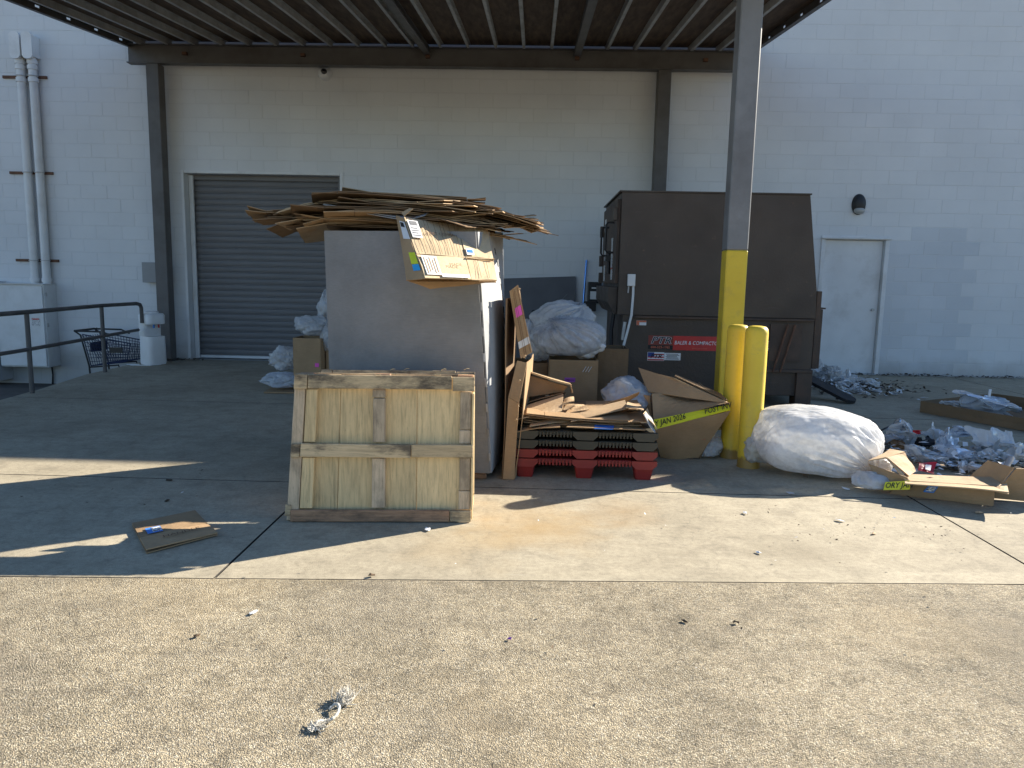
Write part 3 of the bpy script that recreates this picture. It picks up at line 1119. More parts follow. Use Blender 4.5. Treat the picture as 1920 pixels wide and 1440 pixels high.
# ------------------------------------------------------------------ canopy
def zc(y):
    return 4.66 + .098 * (y - 11.5)


SLA = math.atan(.098)
cnp = thing('loading_canopy', 'dark grey steel canopy with joists over the loading area', 'canopy', (-1.5, 9.0, 0))
CF = 6.35
def sloped(mb, x0, x1, y0, y1, h0, h1, mi=0):
    """box between heights h0..h1 above the sloped joist seat"""
    vs = []
    for x in (x0, x1):
        for y in (y0, y1):
            for h in (h0, h1):
                vs.append((x, y, zc(y) + h))
    return mb.add(vs, [(0, 1, 3, 2), (4, 6, 7, 5), (0, 4, 5, 1), (2, 3, 7, 6), (0, 2, 6, 4), (1, 5, 7, 3)], mi)


mb = MB()                                                      # rear beam: web and flanges
mb.rng(-6.06, 3.06, 11.42, 11.435, 4.415, 4.655)
mb.rng(-6.06, 3.06, 11.36, 11.50, 4.400, 4.414)
mb.rng(-6.06, 3.06, 11.36, 11.50, 4.656, 4.668)
mb.build('rear_beam', MT['steel'], parent=cnp)
mb = MB()
zf = zc(7.1)
mb.rng(-6.06, 3.06, 7.09, 7.11, zf - .20, zf - .012); mb.rng(-6.06, 3.06, 7.02, 7.18, zf - .215, zf - .202); mb.rng(-6.06, 3.06, 7.02, 7.18, zf - .0115, zf - .001)
mb.build('front_beam', MT['steel'], parent=cnp)
for x in (-5.69, 1.825):                                        # rear posts
    mb = MB().rng(x - .095, x + .095, 11.37, 11.555, .012, 4.399, bev=.008)
    mb.build('rear_post', MT['steel'], parent=cnp)
    MB().rng(x - .15, x + .15, 11.33, 11.60, .001, .0115).build('base_plate', MT['steel'], parent=cnp)
for x in (-5.69, 1.86):                                         # front columns, yellow to 1.67 m
    mb = MB()
    mb.rng(x - .098, x + .098, 7.005, 7.195, .012, 1.67, mi=1, bev=.010)
    mb.rng(x - .0975, x + .0975, 7.0055, 7.1945, 1.6702, zf - .216, mi=0, bev=.010)
    mb.build('column', [MT['steel_mid'], MT['yellow']], parent=cnp)
    MB().rng(x - .16, x + .16, 6.95, 7.25, .001, .0115).build('base_plate', MT['yellow'], parent=cnp)
xj = -5.85
while xj < 2.95:                                                # joists (channels)
    mb = MB()
    sloped(mb, xj - .02, xj + .02, CF, 11.56, .012, .016)
    sloped(mb, xj - .02, xj - .016, CF, 11.56, .016, .10)
    sloped(mb, xj - .02, xj + .02, CF, 11.56, .10, .104)
    mb.build('joist', MT['galv'], parent=cnp)
    xj += .402
mb = MB(); sloped(mb, -6.06, 3.06, CF, 11.62, .1045, .125)
mb.build('deck', MT['ply'], parent=cnp)
mb = MB(); sloped(mb, -6.10, 3.10, CF - .03, 11.62, .127, .14)
mb.build('roof_sheet', MT['steel_mid'], parent=cnp)
for x in (-1.62, .55):                        # dark cross girders under the joists
    mb = MB()
    sloped(mb, x - .05, x + .05, CF + .1, 11.418, -.085, -.075); sloped(mb, x - .05, x + .05, CF + .1, 11.418, -.011, -.002); sloped(mb, x - .006, x + .006, CF + .1, 11.418, -.075, -.011)
    mb.build('girder', MT['steel'], parent=cnp)
for x in (-5.2, -3.45, -1.62, .55, 2.4):
    MB().rng(x - .03, x + .03, 11.355, 11.418, zc(11.4) - .13, zc(11.4) - .09).build('bolt_plate', MT['rust'], parent=cnp)
for x, sgn in ((-6.07, 1), (3.07, -1)):                         # slotted edge angles
    mb = MB()
    h0, h1, h2, h3 = -.015, .040, .068, .124
    sloped(mb, x - .004, x + .004, CF, 11.60, h0, h1)
    sloped(mb, x - .004, x + .004, CF, 11.60, h2, h3)
    y = CF
    hs = []
    yy = 11.25
    while yy > CF + .2:
        hs.append(yy); yy -= .62
    prev = 11.60
    for hy in hs:
        sloped(mb, x - .004, x + .004, hy + .045, prev, h1, h2); prev = hy - .045
    sloped(mb, x - .004, x + .004, CF, prev, h1, h2)
    sloped(mb, min(x, x + sgn * .06), max(x, x + sgn * .06), CF, 11.60, h0 - .004, h0)
    mb.build('slotted_edge', MT['steel'], parent=cnp)
mb = MB(); sloped(mb, -6.07, 3.07, CF - .012, CF - .002, -.015, .124)
mb.build('front_fascia', MT['steel'], parent=cnp)
# ------------------------------------------------------------------ left side: conduits, cabinets, railing, cart, cooler
def conduit(x, label):
    y = WY - .085
    t = thing('conduit_riser', label, 'conduit', (x, y, 1.12), group='conduits up the left wall')
    MB().tube([(x, y, 1.12), (x, y, 4.50)], .060, 16).build('pipe', MT['cab_grey'], parent=t, smooth=40)
    mb = MB()                                               # weatherhead: capped hood with a rounded chin
    pts = []
    for a in range(0, 181, 20):
        pts.append((.078 * math.cos(RAD(a)), .10 + .06 * math.sin(RAD(a)) + .17))
    pts = [(.078, 0.0)] + pts + [(-.078, 0.0)]
    pts += [(-.06, -.035), (-.03, -.055), (.03, -.055), (.06, -.035)]
    mb.prism([(p[0], p[1]) for p in pts], (x, y - .11, 4.52), (1, 0, 0), (0, 0, 1), -.05, off=0)
    mb.build('weatherhead_cap', MT['white_paint'], parent=t, smooth=30)
    mb = MB().prism([(-.075, 0), (.075, 0), (.075, .30), (-.075, .30)], (x, y - .108, 4.50), (1, 0, 0), (0, 0, 1), -.19)
    mb.build('weatherhead_body', MT['cab_grey'], parent=t)
    for z in (4.18, 4.36, 4.44, 1.20):
        MB().lathe([(.061, -.03), (.073, -.028), (.073, .028), (.061, .03)], (x, y, z), 16).build('coupling', MT['cab_grey'], parent=t, smooth=40)
    return t


conduit(-7.79, 'leftmost of two grey conduits rising to weatherheads on the left wall')
conduit(-7.605, 'right one of two grey conduits rising to weatherheads on the left wall')
for z, nm in ((4.24, 'upper'), (2.83, 'middle'), (1.50, 'lower')):
    t = thing('strut_bracket', nm + ' rusty steel bracket clamping both grey conduits to the wall', 'bracket', (-7.74, WY, z), group='conduit brackets')
    mb = MB(); mb.rng(-8.12, -7.44, WY - .03, WY - .001, z - .02, z + .02, bev=.002)
    mb.build('strut', MT['rust'], parent=t)
    for x in (-7.79, -7.605):
        pts = [(x + .068 * math.cos(a), WY - .085 - .068 * math.sin(a), z) for a in np.linspace(-.25, math.pi + .25, 12)]
        MB().tube(pts, .007, 6).build('clamp', MT['galv'], parent=t)

t = thing('electrical_cabinet', 'large pale grey electrical cabinet on the wall below the conduits', 'cabinet', (-7.9, WY, -.15))
MB().rng(-8.28, -7.52, WY - .30, WY - .001, -.15, 1.13, bev=.006).build('housing', MT['cab_grey'], parent=t)
dr = MB().rng(-8.265, -7.535, WY - .325, WY - .302, -.13, 1.11, bev=.006).build('door', MT['cab_grey'], parent=t)
MB().rng(-7.73, -7.60, WY - .330, WY - .326, .50, .62).build('notice', MT['print'], parent=dr)
MB().rng(-7.722, -7.608, WY - .3325, WY - .3305, .595, .612).build('notice_band', MT['label_r'], parent=dr)
for z in (.15, .48, .95):
    MB().rng(-7.518, -7.505, WY - .29, WY - .25, z, z + .06, bev=.002).build('latch', MT['galv'], parent=t)
MB().rng(-8.29, -7.51, WY - .34, WY - .001, 1.132, 1.145).build('rain_lip', MT['cab_grey'], parent=t)
t = thing('meter_box', 'grey meter box with round glass at the left edge', 'meter', (-8.6, WY, .62))
MB().rng(-8.86, -8.33, WY - .22, WY - .001, .62, 1.17, bev=.006).build('housing', MT['cab_grey'], parent=t)
MB().lathe([(.11, 0), (.11, .05), (.085, .11), (.05, .125)], (-8.57, WY - .221, .93), 24, rotx(RAD(90))).build('glass', MT['glass_dark'], parent=t, smooth=40)
t = thing('switch_cabinet', 'low grey switch cabinet under the meter at the left edge', 'cabinet', (-8.5, WY, -.38))
MB().rng(-8.85, -8.31, WY - .34, WY - .001, -.38, .55, bev=.006).build('housing', MT['cab_grey'], parent=t)
MB().rng(-8.84, -8.32, WY - .362, WY - .342, -.36, .53, bev=.006).build('door', MT['cab_grey'], parent=t)
MB().lathe([(.02, 0), (.02, .03)], (-8.37, WY - .363, -.22), 12, rotx(RAD(90))).build('lock', MT['galv'], parent=t)
MB().rng(-8.7, -8.5, WY - .2, WY - .02, .552, .60).build('cable_gland', MT['rust'], parent=t)
# small ground wire below the cabinet
mb = MB().tube([(-7.66, WY - .03, -.15), (-7.65, WY - .025, -.3), (-7.67, WY - .02, -.449)], .012, 6)
tag(mb.build('ground_wire', MT['black']), 'thin black wire running down below the large grey cabinet', 'wire')

# railing along the apron edge
t = thing('handrail', 'dark grey pipe handrail along the sunken strip on the left', 'railing', (-5.6, 8.07, 0))
E0 = [(-5.42, 5.6), (-5.46, 6.6), (-5.56, 8.07), (-5.79, 9.90), (-5.74, 10.72)]
top = [(x, y, .90) for x, y in E0[:-1]] + [(-5.70, 10.62, .905), (-5.69, 10.70, .89), (-5.688, 10.73, .84), (-5.688, 10.73, .62)]
MB().tube(top, .026, 10).build('top_rail', MT['steel'], parent=t, smooth=50)
MB().tube([(x, y, .49 + (.03 if i > 3 else 0)) for i, (x, y) in enumerate(E0)], .022, 10).build('mid_rail', MT['steel'], parent=t, smooth=50)
for x, y in (E0[1], E0[2], E0[3]):
    MB().tube([(x, y, .002), (x, y, .885)], .026, 10).build('post', MT['steel'], parent=t, smooth=50)

# water cooler
cx, cy = -5.62, 10.88
t = thing('water_cooler', 'white floor standing water cooler between handrail and canopy post', 'water cooler', (cx, cy, 0))
mb = MB()
def rr(wx, wy, r, n=6):
    out = []
    for (sx, sy, a0) in ((1, 1, 0), (-1, 1, 90), (-1, -1, 180), (1, -1, 270)):
        for i in range(n + 1):
            a = RAD(a0 + 90 * i / n)
            out.append((sx * (wx - r) + r * math.cos(a), sy * (wy - r) + r * math.sin(a)))
    return out
def loft(mb, rings, mi=0):
    k = len(rings[0][0])
    vs = []; fs = []
    for ring, z in rings:
        vs += [(p[0], p[1], z) for p in ring]
    for i in range(len(rings) - 1):
        for j in range(k):
            j2 = (j + 1) % k
            fs.append((i * k + j, i * k + j2, (i + 1) * k + j2, (i + 1) * k + j))
    fs.append(tuple(range(k))[::-1]); fs.append(tuple((len(rings) - 1) * k + j for j in range(k)))
    mb.add(vs, fs, mi)
Rz = rotz(RAD(62))[:2, :2]
def rot2(ring): return [tuple(Rz @ np.array(p) + (cx, cy)) for p in ring]
mb = MB(); loft(mb, [(rot2(rr(.142, .14, .07)), .005), (rot2(rr(.147, .145, .07)), .03), (rot2(rr(.142, .14, .07)), .42)])
mb.build('lower_body', MT['white_plastic'], parent=t, smooth=50)
mb = MB(); loft(mb, [(rot2([(p[0], p[1] * .62 + .055) for p in rr(.138, .135, .05)]), .421), (rot2([(p[0], p[1] * .62 + .055) for p in rr(.138, .135, .05)]), .60)])
mb.build('recess_back', MT['cab_grey'], parent=t, smooth=50)
mb = MB(); loft(mb, [(rot2(rr(.142, .14, .07)), .601), (rot2(rr(.146, .144, .07)), .62), (rot2(rr(.147, .145, .07)), .73), (rot2(rr(.13, .125, .06)), .755)])
mb.build('upper_body', MT['white_plastic'], parent=t, smooth=50)
MB().lathe([(.10, 0), (.10, .02), (.085, .035)], (cx, cy, .756), 20).build('bottle_collar', MT['white_plastic'], parent=t, smooth=40)
for dx in (-.04, .04):
    q = np.append(Rz @ np.array((dx, -.10)) + (cx, cy), .57)
    MB().box(q, (.02, .03, .05), bev=.004).build('tap', MT['label_b'] if dx < 0 else MT['label_r'], parent=t)
mb = MB().tube([(cx - .15, cy - .12, .01), (cx - .32, cy - .16, .008), (cx - .22, cy - .22, .008), (cx + .05, cy - .20, .008), (cx + .16, cy - .1, .012)], .006, 6)
mb.build('power_cord', MT['white_plastic'], parent=t)

# shopping cart in the sunken strip
cz = -.45
t = thing('shopping_cart', 'dark navy wire shopping cart standing in the sunken strip behind the handrail', 'shopping cart', (-6.4, 11.0, cz))
y0, y1 = 10.78, 11.24                                    # sides
def side(mb, y, r=.0045):
    # basket outline tapers from handle end (left) to nose (right)
    tl, tr, br, bl = (-6.72, .88), (-5.88, .76), (-5.97, .49), (-6.60, .42)
    tl, tr, br, bl = [(x, z + cz) for x, z in (tl, tr, br, bl)]
    for k in range(17):
        u = k / 16
        a = (tl[0] + (tr[0] - tl[0]) * u, y, tl[1] + (tr[1] - tl[1]) * u)
        b = (bl[0] + (br[0] - bl[0]) * u, y, bl[1] + (br[1] - bl[1]) * u)
        mb.tube([a, b], r if 0 < k < 16 else r * 2, 5)
    for k in range(9):
        u = k / 8
        a = (tl[0] + (bl[0] - tl[0]) * u, y, tl[1] + (bl[1] - tl[1]) * u)
        b = (tr[0] + (br[0] - tr[0]) * u, y, tr[1] + (br[1] - tr[1]) * u)
        mb.tube([a, b], r if 0 < k < 8 else r * 2, 5)
mb = MB(); side(mb, y0); mb.build('basket_side', MT['navy'], parent=t)
mb = MB(); side(mb, y1); mb.build('basket_side', MT['navy'], parent=t)
mb = MB()
for k in range(10):
    y = y0 + (y1 - y0) * k / 9
    mb.tube([(-5.88, y, .76 + cz), (-5.97, y, .49 + cz), (-6.60, y, .42 + cz)], .0045, 5)
for k in range(6):
    u = k / 5
    mb.tube([(-5.97 - .63 * u, y0, (.49 - .07 * u) + cz), (-5.97 - .63 * u, y1, (.49 - .07 * u) + cz)], .0045, 5)
mb.build('basket_floor', MT['navy'], parent=t)
mb = MB()
for k in range(9):
    y = y0 + (y1 - y0) * k / 8
    mb.tube([(-6.70, y, .86 + cz), (-6.46, y, .52 + cz)], .0045, 5)
mb.rng(-6.62, -6.58, y0 + .03, y1 - .03, .62 + cz, .76 + cz)
mb.build('child_seat', MT['navy'], parent=t)
for y in (y0 - .02, y1 + .02):
    mb = MB()
    mb.tube([(-6.84, y, .93 + cz), (-6.74, y, .87 + cz), (-6.62, y, .42 + cz), (-6.60, y, .13 + cz)], .014, 8)
    mb.tube([(-6.60, y, .40 + cz), (-6.10, y, .44 + cz), (-6.02, y, .13 + cz)], .012, 8)
    mb.tube([(-6.60, y, .16 + cz), (-6.02, y, .14 + cz)], .012, 8)
    mb.tube([(-6.84, y, .93 + cz), (-6.35, y, .925 + cz), (-6.20, y, .87 + cz)], .013, 8)
    mb.build('side_frame', MT['blackmetal'], parent=t, smooth=50)
MB().tube([(-6.84, y0 - .02, .93 + cz), (-6.84, y1 + .02, .93 + cz)], .017, 10).build('handle', MT['black'], parent=t, smooth=50)
MB().tube([(-6.45 + .028 * math.cos(a), y0 - .02, .955 + cz + .028 * math.sin(a)) for a in np.linspace(0, 2 * math.pi, 13)[:-1]], .005, 5, closed=True).build('ring', MT['blackmetal'], parent=t)
for x in (-6.62, -6.02):
    for y in (y0, y1):
        wh = MB().lathe([(.03, -.014), (.06, -.012), (.06, .012), (.03, .014)], (x, y, .061 + cz), 16, rotx(RAD(90))).build('wheel', MT['rubber'], parent=t, smooth=40)
        MB().rng(x - .012, x + .012, y - .022, y + .022, .066 + cz, .14 + cz).build('fork', MT['galv'], parent=wh)
MB().rng(-6.25, -6.02, y0 - .018, y0 - .008, .62 + cz, .70 + cz).build('sign_plate', MT['black'], parent=t)

t = bpy.data.objects['shopping_cart']
t.scale = (.85, 1, 1)
t.location.x += .06
# ------------------------------------------------------------------ trash compactor
FY = 8.35
X0, X1 = .94, 2.96
cp = thing('trash_compactor', 'large dark brown steel trash compactor behind the yellow column', 'compactor', (2.0, 9.2, 0))
# upper hopper body: right side flares outward toward the bottom
mb = MB()
mb.prism([(X0, 1.00), (3.115, 1.00), (3.105, 1.31), (X1, 2.325), (X0, 2.325)], (0, FY, 0), (1, 0, 0), (0, 0, 1), -1.85)
mb.build('hopper', MT['brown'], parent=cp)
mb = MB()
mb.prism([(X0 - .03, 2.327), (X1 + .012, 2.327), (X1 + .012, 2.342), (X0 - .03, 2.342)], (0, FY - .018, 0), (1, 0, 0), (0, 0, 1), -1.90)
mb.build('roof_lip', MT['brown'], parent=cp)
# stepped stiffener at the right end
MB().rng(3.12, 3.175, FY + .02, FY + 1.6, .44, 1.30, bev=.004).build('end_channel', MT['brown_rust'], parent=cp)
MB().rng(3.178, 3.212, FY + .05, FY + 1.5, .44, 1.10, bev=.004).build('end_rail', MT['brown_rust'], parent=cp)
MB().rng(3.16, 3.235, FY + .04, FY + 1.52, 1.103, 1.12).build('end_lip', MT['brown_rust'], parent=cp)
# lower charge box
MB().rng(1.00, 3.114, FY + .012, FY + 1.80, .13, .998, bev=.006).build('charge_box', MT['brown'], parent=cp)
MB().rng(1.12, 3.10, FY - .03, FY + .011, .965, .99, bev=.004).build('ledge', MT['brown_rust'], parent=cp)
MB().rng(2.20, 3.12, FY - .03, FY + .010, .395, .43, bev=.004).build('bottom_rail', MT['brown_rust'], parent=cp)
mb = MB().rng(2.63, 2.98, FY - .006, FY + .011, .52, .93)
mb.build('access_panel', MT['brown_rust'], parent=cp)
for x in (2.62, 2.70):
    mb = MB().tube([(x + .19, FY - .035, .93), (x + .06, FY - .035, .40)], .012, 8)
    mb.build('brace_rod', MT['rust'], parent=cp)
for x in (1.10, 2.98):
    for y in (FY + .10, FY + 1.55):
        MB().rng(x, x + .16, y, y + .16, .002, .129, bev=.004).build('leg', MT['brown_rust'], parent=cp)
mb = MB().rng(2.95, 3.12, FY - .028, FY + .010, .002, .393)
mb.build('corner_post', MT['brown_rust'], parent=cp)
# left end: feed door with hinges, handles, print strips, sloping chin below
LX = X0 - .004
dr = MB().prism([(FY + .10, 1.34), (FY + 1.75, 1.34), (FY + 1.75, 2.26), (FY + .10, 2.26)], (LX, 0, 0), (0, 1, 0), (0, 0, 1), -.03)
dr = dr.build('feed_door', MT['brown_rust'], parent=cp)
mb = MB().prism([(0, 1.0), (0, 1.30), (-.10, 1.30), (-.10, 1.13), (-.02, 1.0)], (LX, FY + .12, 0), (1, 0, 0), (0, 0, 1), -1.6)
mb.build('feed_chin', MT['brown'], parent=cp)
for y, z in ((FY + .12, 2.1), (FY + 1.72, 2.0), (FY + 1.72, 1.62), (FY + 1.72, 1.40)):
    MB().rng(LX - .075, LX - .031, y - .04, y + .04, z - .07, z + .07, bev=.004).build('hinge', MT['brown'], parent=dr)
for (yy, dz, hh) in ((FY + .42, 1.86, .17), (FY + 1.0, 1.84, .17)):
    pts = [(LX - .03, yy, dz - hh), (LX - .10, yy, dz - hh), (LX - .12, yy, dz - hh + .03), (LX - .12, yy, dz + hh - .03), (LX - .10, yy, dz + hh), (LX - .03, yy, dz + hh)]
    MB().tube(pts, .012, 8).build('handle', MT['blackmetal'], parent=dr, smooth=50)
mb = MB()
mb.tube([(LX - .05, FY + .7, 1.72), (LX - .05, FY + .7, 1.45)], .02, 8); mb.rng(LX - .09, LX - .03, FY + .62, FY + .78, 1.60, 1.66)
mb.build('latch', MT['blackmetal'], parent=dr)
for (ya, za, zb, mm) in ((FY + 1.35, 1.98, 2.14, 'label_w'), (FY + 1.30, 1.62, 1.92, 'print'), (FY + 1.32, 1.36, 1.56, 'print'), (FY + .45, 1.52, 1.86, 'print'), (FY + .42, 1.38, 1.50, 'print')):
    MB().rng(LX - .0345, LX - .0312, ya, ya + .16, za, zb).build('decal', MT[mm], parent=dr)
MB().rng(LX - .0347, LX - .0312, FY + .44, FY + .62, 1.505, 1.518).build('decal', MT['label_r'], parent=dr)
# hydraulic hoses below the chin
for i in range(3):
    y = FY + .25 + .07 * i
    MB().tube([(X0 - .01, y, 1.0), (X0 - .03, y + .02, .8), (X0 - .02, y - .03, .5), (X0 + .03, y, .15)], .014, 8).build('hose', MT['rubber'], parent=cp, smooth=50)
# limit switch box with flexible conduit on the front
bx = MB().rng(1.03, 1.112, FY - .06, FY - .001, 1.315, 1.445, bev=.004).build('switch_box', MT['cab_grey'], parent=cp)
MB().tube([(1.045, FY - .03, 1.315), (1.04, FY - .035, 1.24)], .008, 8).build('pull_cord', MT['galv'], parent=bx)
MB().tube([(1.095, FY - .03, 1.315), (1.097, FY - .03, 1.22), (1.088, FY - .035, 1.0), (1.05, FY - .05, .82), (1.0, FY - .05, .6), (.97, FY - .04, .35)], .014, 10).build('flexible_conduit', MT['cab_grey'], parent=bx, smooth=50)
MB().tube([(1.02, FY - .03, .92), (1.0, FY - .03, .72)], .018, 8).build('grease_fitting', MT['galv'], parent=cp)
# stickers
def sticker(name, x0, x1, z0, z1, mat, y=FY, parent=cp, h=.0025):
    return MB().rng(x0, x1, y - h, y - .0005, z0, z1).build(name, MT[mat], parent=parent)
U, W_ = V(1, 0, 0), V(0, 0, 1)
SY = FY + .012
def letter(parent, txt, x, z, size, mat, bold=0, shear=0, align='LEFT', y=SY, off=.0035, sx=1.0):
    mb = MB(); text(mb, txt, (x, y, z), U, W_, size, bold, shear, align, off, sx=sx)
    return mb.build('lettering', MT[mat], parent=parent)
s = sticker('maker_sign', 1.293, 1.568, .668, .775, 'label_dk', SY)
letter(s, 'PTR', 1.432, .688, .105, 'label_w', .035, .28, 'CENTER', sx=1.25)
letter(s, 'PTR', 1.432, .688, .105, 'ink', .008, .28, 'CENTER', off=.0042, sx=1.25)
s2 = sticker('phone_strip', 1.293, 1.568, .622, .667, 'ink', SY)
letter(s2, '800-523-1785', 1.43, .632, .036, 'label_or', .01, 0, 'CENTER', sx=1.05)
s = sticker('banner', 1.569, 2.09, .615, .775, 'label_r', SY)
letter(s, 'BALER & COMPACTOR', 1.583, .680, .058, 'label_w', .006, .15, sx=.86)
letter(s, 'www.ptrco.com', 1.78, .632, .026, 'label_or', 0, .1)
s = sticker('flag_sticker', 1.291, 1.478, .492, .588, 'label_w', SY)
for k in range(3):
    MB().rng(1.295, 1.474, SY - .0042, SY - .0028, .496 + k * .030, .510 + k * .030).build('stripe', MT['label_r'], parent=s)
MB().rng(1.295, 1.365, SY - .0046, SY - .0043, .537, .585).build('canton', MT['label_nv'], parent=s)
letter(s, 'PTR', 1.385, .522, .062, 'ink', .02, .28, 'CENTER', off=.0055, sx=1.2)
s = sticker('service_label', 1.480, 1.66, .502, .582, 'label_w', SY)
for k in range(5):
    MB().rng(1.495 + .01 * (k % 2), 1.645 - .012 * (k % 3), SY - .0035, SY - .0027, .512 + k * .0135, .518 + k * .0135).build('print_line', MT['ink'], parent=s)
s = sticker('small_warning', 1.152, 1.262, .885, .937, 'label_w', SY)
MB().rng(1.153, 1.185, SY - .0035, SY - .0027, .886, .936).build('stripe', MT['label_or'], parent=s)
MB().rng(1.186, 1.261, SY - .0035, SY - .0027, .918, .936).build('stripe', MT['label_or'], parent=s)
s = sticker('flag_panel', 2.13, 2.592, .628, .838, 'label_w', SY)
for k in range(2):
    MB().rng(2.535, 2.588, SY - .004, SY - .0028, .690 + k * .09, .740 + k * .09).build('stripe', MT['label_nv'], parent=s)
MB().rng(2.14, 2.53, SY - .004, SY - .0028, .735, .82).build('stripe', MT['label_r'], parent=s)
letter(s, 'PTR', 2.165, .742, .085, 'ink', .02, .28, off=.0045)
for k in range(4):
    MB().rng(2.15, 2.50 - .03 * (k % 2), SY - .0035, SY - .0027, .642 + k * .02, .651 + k * .02).build('print_line', MT['ink'], parent=s)
s = sticker('danger_sign', 2.594, 2.742, .632, .738, 'label_w', SY)
for z in (.708, .668):
    MB().rng(2.602, 2.734, SY - .0035, SY - .0027, z - .004, z + .024).build('stripe', MT['label_dk'], parent=s)
letter(s, 'DANGER', 2.668, .709, .022, 'label_w', .004, 0, 'CENTER', off=.0045, sx=1.3)
letter(s, 'PELIGRO', 2.668, .669, .022, 'label_w', .004, 0, 'CENTER', off=.0045, sx=1.2)
for z in (.640, .652, .699):
    MB().rng(2.606, 2.73, SY - .0035, SY - .0027, z - .002, z + .003).build('print_line', MT['ink'], parent=s)

# bollards
for (x, y, lab, h) in ((1.60, 5.86, 'yellow bollard standing close behind the front bollard', 1.055), (1.655, 5.56, 'front yellow bollard of the touching pair beside the white bag', 1.065)):
    mb = MB(); r = .083
    mb.lathe([(r + .004, .001), (r, .01), (r, h - .05), (r * .93, h - .022), (r * .75, h - .006), (r * .4, h)], (x, y, 0), 28)
    tag(mb.build('bollard', MT['yellow'], smooth=40), lab, 'bollard', 'yellow bollards')

# things against the wall between the grey box and the compactor
t = thing('leaning_board', 'dark grey flat board leaning on the wall behind the plastic bags', 'board', (.1, WY - .2, 0))
MB().quad((-.55, WY - .22, .003), (.64, WY - .22, .003), (.64, WY - .03, 1.42), (-.55, WY - .03, 1.36), .025).build('sheet', MT['board'], parent=t)
mb = MB()
n_ = unit(np.cross((1, 0, 0), (0, .19, 1.4)))
for (a, b) in (((.10, .95), (.42, .90)), ((.36, .98), (.52, 1.15)), ((.2, .78), (.5, .74))):
    mb.tube([(a[0], WY - .235 + .135 * a[1], a[1]), (b[0], WY - .235 + .135 * b[1], b[1])], .004, 5)
mb.build('scratch', MT['steel_mid'], parent=t)
mb = MB(); text(mb, 'SC', (-.03, WY - .235 + .135 * .80, .80), (1, 0, 0), unit((0, .135, 1)), .14, .01, off=.004)
mb.build('scrawl', MT['ink'], parent=t)
t = thing('power_unit', 'black control unit on the wall left of the brown compactor', 'control box', (.93, WY - .2, .9))
MB().rng(.83, 1.03, WY - .20, WY - .001, 1.02, 1.34, bev=.01).build('housing', MT['black'], parent=t)
MB().rng(.86, 1.0, WY - .205, WY - .2005, 1.08, 1.20).build('label_plate', MT['cab_grey'], parent=t)
MB().rng(.88, .98, WY - .206, WY - .2005, 1.24, 1.26).build('switch', MT['cab_grey'], parent=t)
MB().rng(.76, .95, WY - .30, WY - .21, .90, 1.05, bev=.01).build('motor', MT['black'], parent=t)
mb = MB().tube([(.90, WY - .15, .55), (.90, WY - .15, .9)], .02, 8)
mb.build('conduit', MT['galv'], parent=t)
mb = MB().tube([(.72, WY - .16, .003), (.80, WY - .03, 1.67)], .016, 8)
tag(mb.build('blue_rod', MT['blue_metal']), 'thin shiny blue rod leaning on the wall beside the grey panel', 'rod')

# dark plank ramp at the right foot of the compactor
pts = []
a, b = np.array((3.30, 9.35, .27)), np.array((3.72, 8.75, .03))
u = unit(b - a); sd = unit(np.cross((0, 0, 1), u)) * .11
mb = MB()
L = np.linalg.norm(b - a); nrm = unit(np.cross(u, sd))
poly = [(-.30, -.11), (-.30, .11), (L - .04, .11)] + [(L - .04 + .11 * math.sin(q), .11 * math.cos(q)) for q in np.linspace(.2, math.pi - .2, 8)] + [(L - .04, -.11)]
mb.prism(poly, a, u, unit(sd), .035)
tag(mb.build('rubber_plank', MT['rubber']), 'black rubber plank with a rounded end leaning off the compactor foot', 'plank')
# ------------------------------------------------------------------ cardboard helpers
def flat_carton(name, label, z, cx, cy, L, Wd, yaw, seed, mats=('card', 'card_in'), tilt=(0, 0), dome=0.0, gap=.006, t=.0045, group=None, cat='cardboard',
                flap=.28, twist=.02, fopen=22, x_ref=None):
    """flattened shipping carton: two board layers with slotted end flaps"""
    r = np.random.RandomState(seed)
    mb = MB()
    ca, sa = math.cos(yaw), math.sin(yaw)
    xr = cx if x_ref is None else x_ref
    def W3(u, v, dz):
        x = cx + u * ca - v * sa; y = cy + u * sa + v * ca
        h = z + dz + u * tilt[0] + v * tilt[1] + twist * (u * v) / (L * Wd) * 4 - dome * ((x - xr) / 1.0) ** 2
        h += .008 * math.sin(5 * u + seed) + .006 * math.sin(7 * v + 2 * seed)
        return (x, y, h)
    n, m = 9, 5
    for layer in (0, 1):
        dz = layer * (gap + t)
        vv = Wd * (1 - .02 * layer)
        G_ = np.array([[W3(u, v, dz) for v in np.linspace(-vv / 2, vv / 2, m)] for u in np.linspace(-L / 2, L / 2, n)])
        mb.slab(G_, t)
        fl = flap * Wd
        for e in (-1, 1):
            cut = r.uniform(-.15, .15) * Wd
            for (va, vb) in ((-vv / 2 + .006, cut - .006), (cut + .006, vv / 2 - .006)):
                a = RAD(r.uniform(-fopen * .7, fopen)) * (1 if layer else -1 if r.rand() < .3 else .4)
                if r.rand() < .18:
                    continue
                fu = fl * r.uniform(.9, 1.0)
                rows = []
                for q in (0.0, .5, 1.0):
                    rows.append([W3(e * (L / 2 + .003 + fu * q * math.cos(a)), v + (0 if q < 1 else r.uniform(-.01, .01)), dz + fu * q * math.sin(a)) for v in np.linspace(va, vb, 3)])
                G_ = np.array(rows)
                if e < 0: G_ = G_[::-1]
                mb.slab(G_, t)
    o = mb.build(name, [MT[mats[0]]])
    return tag(o, label, cat, group)


